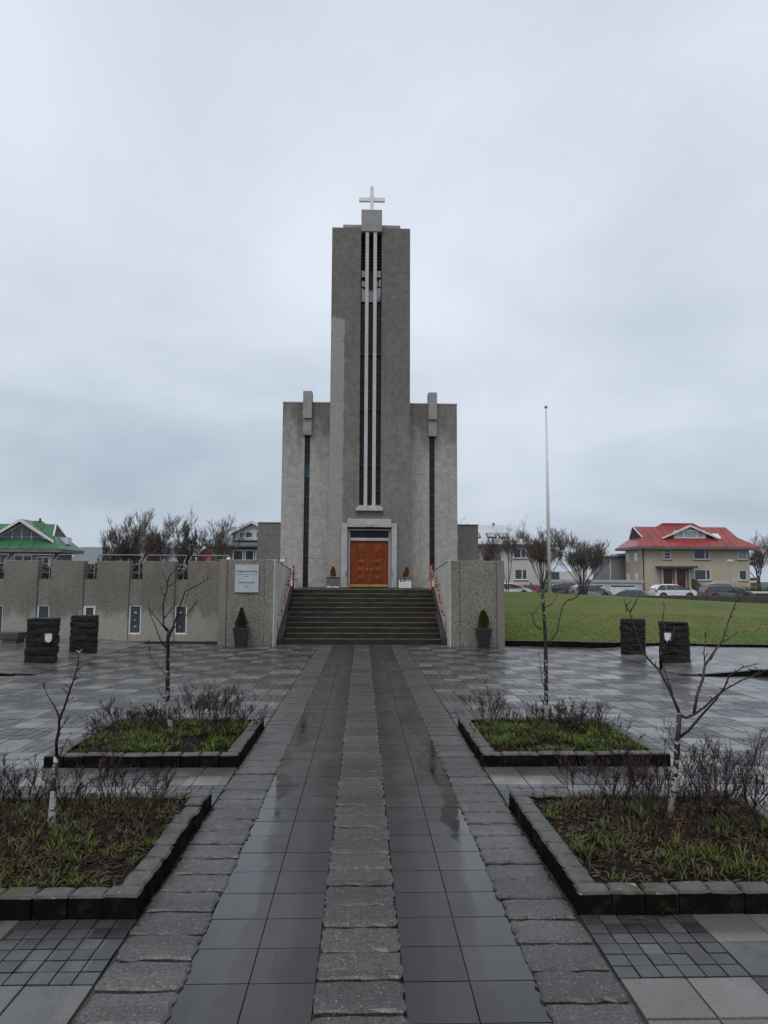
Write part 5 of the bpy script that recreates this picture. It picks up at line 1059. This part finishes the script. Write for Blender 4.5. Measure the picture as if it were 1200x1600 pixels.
def hedge(loc, sx, sy, sz, label, n, seed, mat='bgtwig', gm='conifer'):
    r = random.Random(seed); t = thing('hedge', label, 'hedge', loc); m = MB(); g = MB()
    for k in range(n):
        p = Vector((r.uniform(-sx, sx), r.uniform(-sy, sy), r.uniform(0, sz*.6))); d = Vector((r.uniform(-.6, .6), r.uniform(-.6, .6), 1)).normalized(); q = p+d*r.uniform(.2, .5)*sz
        m.tube([p, p.lerp(q, .5)+Vector((r.uniform(-.05, .05), 0, 0)), q], [.014, .011, .006], 3, False)
        if r.random() < .7: blade(g, q, Vector((r.uniform(-1, 1), r.uniform(-1, 1), .6)).normalized(), .12, .05, r)
    m.build('twigs', mat, t); g.build('leaves', gm, t)
hedge((28.5, 44.6, .1), 9, .35, .75, 'leafless brown hedge along the low wall', 2600, 5, 'bgtwig', 'straw')
hedge((-9.5, 23.6, 1.6), 5.4, .5, .62, 'dark leafless hedge on the terrace behind the hall parapet', 3200, 8, 'bgbark', 'conifer')
hedge((44.5, 76, -.2), 4.5, .6, 1.5, 'green hedge in front of the right corner of the red-roofed house', 1500, 6, 'bgbark', 'conifer')
fe = thing('garden_fence', 'white-topped garden fence at the right edge beyond the wagon', 'fence', (43.5, 73, -.2))
for k in range(14): MB().box(-3.4+.5*k, -2.93+.5*k, 0, .08, 0, .72).build('board', 'darkconc', fe)
MB().box(-3.5, 3.7, -.04, .12, .722, .92).build('top_rail', 'whitepaint', fe)

# ------------------------------------------------------------------ cars
def car(loc, label, paintm, L_=4.2, H_=1.5, W_=1.76, kind='hatch', flip=False, box=False, name='parked_car'):
    t = thing(name, label, 'car', loc, 'cars parked along the street'); k = -1 if flip else 1
    hb = 0.92*H_/1.5
    if kind == 'suv': sil = [(-.5, .35), (-.5, .78), (-.485, 1.0), (-.40, 1.38), (-.33, 1.47), (-.08, 1.50), (.06, 1.44), (.22, 1.05), (.42, .95), (.485, .82), (.5, .55), (.49, .3)]
    elif kind == 'wagon': sil = [(-.5, .4), (-.495, .85), (-.46, 1.36), (-.38, 1.46), (.0, 1.5), (.08, 1.44), (.21, 1.02), (.40, .92), (.48, .74), (.5, .5), (.49, .28)]
    else: sil = [(-.5, .4), (-.49, .85), (-.41, 1.30), (-.30, 1.45), (-.05, 1.5), (.08, 1.42), (.25, 1.02), (.42, .92), (.49, .74), (.5, .5), (.49, .28)]
    sil = [(x*L_*k, z*H_/1.5) for x, z in sil]; n = len(sil); top = max(z for x, z in sil)
    hw = lambda z: W_/2*(1-.22*max(0, (z-hb)/(top-hb)))*(1-.04*max(0, (hb*.5-z)/hb))
    m = MB().add([(x, -hw(z), z) for x, z in sil]+[(x, hw(z), z) for x, z in sil], [tuple(range(n)), tuple(range(2*n-1, n-1, -1))]+[(i, i+n, (i+1) % n+n, (i+1) % n) for i in range(n)])
    m.build('body', paintm, t, bevel=.05, fix=True)
    zlo, zhi = hb+.05, top-.10
    def at(z, front):
        pts = sil if not (front ^ (k > 0)) else sil
        for i in range(n-1):
            (xa, za), (xb, zb) = sil[i], sil[i+1]
            if front and za >= z >= zb and za > hb-.1 and (zb-za): return xa+(xb-xa)*(z-za)/(zb-za)
            if not front and za <= z <= zb and (zb-za): return xa+(xb-xa)*(z-za)/(zb-za)
        return 0
    rlo, rhi, flo, fhi = at(zlo, False), at(zhi, False), at(zlo, True), at(zhi, True)
    cuts = [0, .30, .64, 1.0]
    for sd_ in (-1, 1):
        for i in range(3):
            g = .05*k; a0 = rlo+(flo-rlo)*cuts[i]+(.10*k if i == 0 else g*.5); a1 = rlo+(flo-rlo)*cuts[i+1]-(.12*k if i == 2 else g*.5)
            b0 = rhi+(fhi-rhi)*cuts[i]+(.10*k if i == 0 else g*.5); b1 = rhi+(fhi-rhi)*cuts[i+1]-(.10*k if i == 2 else g*.5)
            m = MB().add([(a0, sd_*(hw(zlo)+.012), zlo), (a1, sd_*(hw(zlo)+.012), zlo), (b1, sd_*(hw(zhi)+.012), zhi), (b0, sd_*(hw(zhi)+.012), zhi)], [(0, 1, 2, 3)]); m.build('side_window', 'houseglass', t)
    for fr_, nm in ((True, 'windscreen'), (False, 'rear_window')):
        a, b = (flo, fhi) if fr_ else (rlo, rhi); o_ = .015*k*(1 if fr_ else -1)
        MB().add([(a+o_, -hw(zlo)*.9, zlo+.02), (a+o_, hw(zlo)*.9, zlo+.02), (b+o_, hw(zhi)*.88, zhi), (b+o_, -hw(zhi)*.88, zhi)], [(0, 1, 2, 3)]).build(nm, 'houseglass', t)
    for wx in (-.31, .315):
        for sd_ in (-1, 1):
            y = sd_*(W_/2-.1); w_ = MB().tube([(wx*L_*k, y-.11, .32), (wx*L_*k, y+.11, .32)], .32, 16).build('wheel', 'tyre', t); MB().tube([(wx*L_*k, y+sd_*.112, .32), (wx*L_*k, y+sd_*.122, .32)], .2, 12).build('rim', 'rim', w_)
            MB().tube([(wx*L_*k, sd_*(W_/2-.06), .36), (wx*L_*k, sd_*(W_/2+.006), .36)], .40, 16).build('wheel_arch', 'blackmetal', t)
    for sd_ in (-1, 1):
        MB().box(-.497*L_*k, -.455*L_*k, sd_*W_*.50, sd_*W_*.38, .72*H_/1.5, (1.12 if kind == 'wagon' else .95)*H_/1.5).build('tail_lamp', 'tail', t, bevel=.01)
        MB().box(.44*L_*k, .485*L_*k, sd_*W_*.495, sd_*W_*.3, .70*H_/1.5, .84*H_/1.5).build('head_lamp', 'head', t, bevel=.01)
        MB().box((flo-.25*k), (flo-.08*k), sd_*(W_/2), sd_*(W_/2+.14), zlo+.0, zlo+.13).build('mirror', paintm, t, bevel=.03)
        MB().box(-.2*L_, .2*L_, sd_*(W_/2+.005), sd_*(W_/2-.02), .24, .32).build('door_sill', 'blackmetal', t)
    if box:
        MB().box(-.28*L_, .06*L_, -.3, .3, top+.02, top+.06).build('roof_bar', 'blackmetal', t)
        b0 = top+.06; bb = MB(); bb.prism([(-1.45, b0), (.45, b0), (.55, b0+.1), (.2, b0+.3), (-1.0, b0+.36), (-1.4, b0+.2)], 'y', -.38, .38); bb.v = [(x*k-(.0), y, z) for x, y, z in bb.v]; bb.build('roof_box', 'roofbox', t, bevel=.06, fix=True)
    return t
car((29.45, 67, -.05), 'white crossover car parked before the red-roofed house', 'carwhite', 4.0, 1.52, 1.76, 'suv')
car((34.85, 67.5, -.10), 'dark grey estate car with a pale roof box before the red-roofed house', 'cargrey', 4.75, 1.45, 1.85, 'wagon', box=True)
car((13.7, 67, .1), 'white car half hidden by the right stair wall and lawn crest', 'carwhite', 4.3, 1.42, 1.76, 'hatch')
car((16.9, 70, .1), 'red car almost hidden behind the lawn left of the flagpole', 'carred', 3.6, 1.30, 1.7, 'hatch')
car((19.0, 68.5, .0), 'dark plum car right of the flagpole', 'cardark', 3.9, 1.52, 1.76, 'suv', True)
car((21.2, 66, -.05), 'blue-grey car in front of the garages beside the dark car', 'carblue', 3.7, 1.45, 1.74, 'hatch')
car((25.3, 68, -.45), 'low teal car in front of the white garage doors', 'carteal', 3.9, 1.42, 1.74, 'hatch', True)
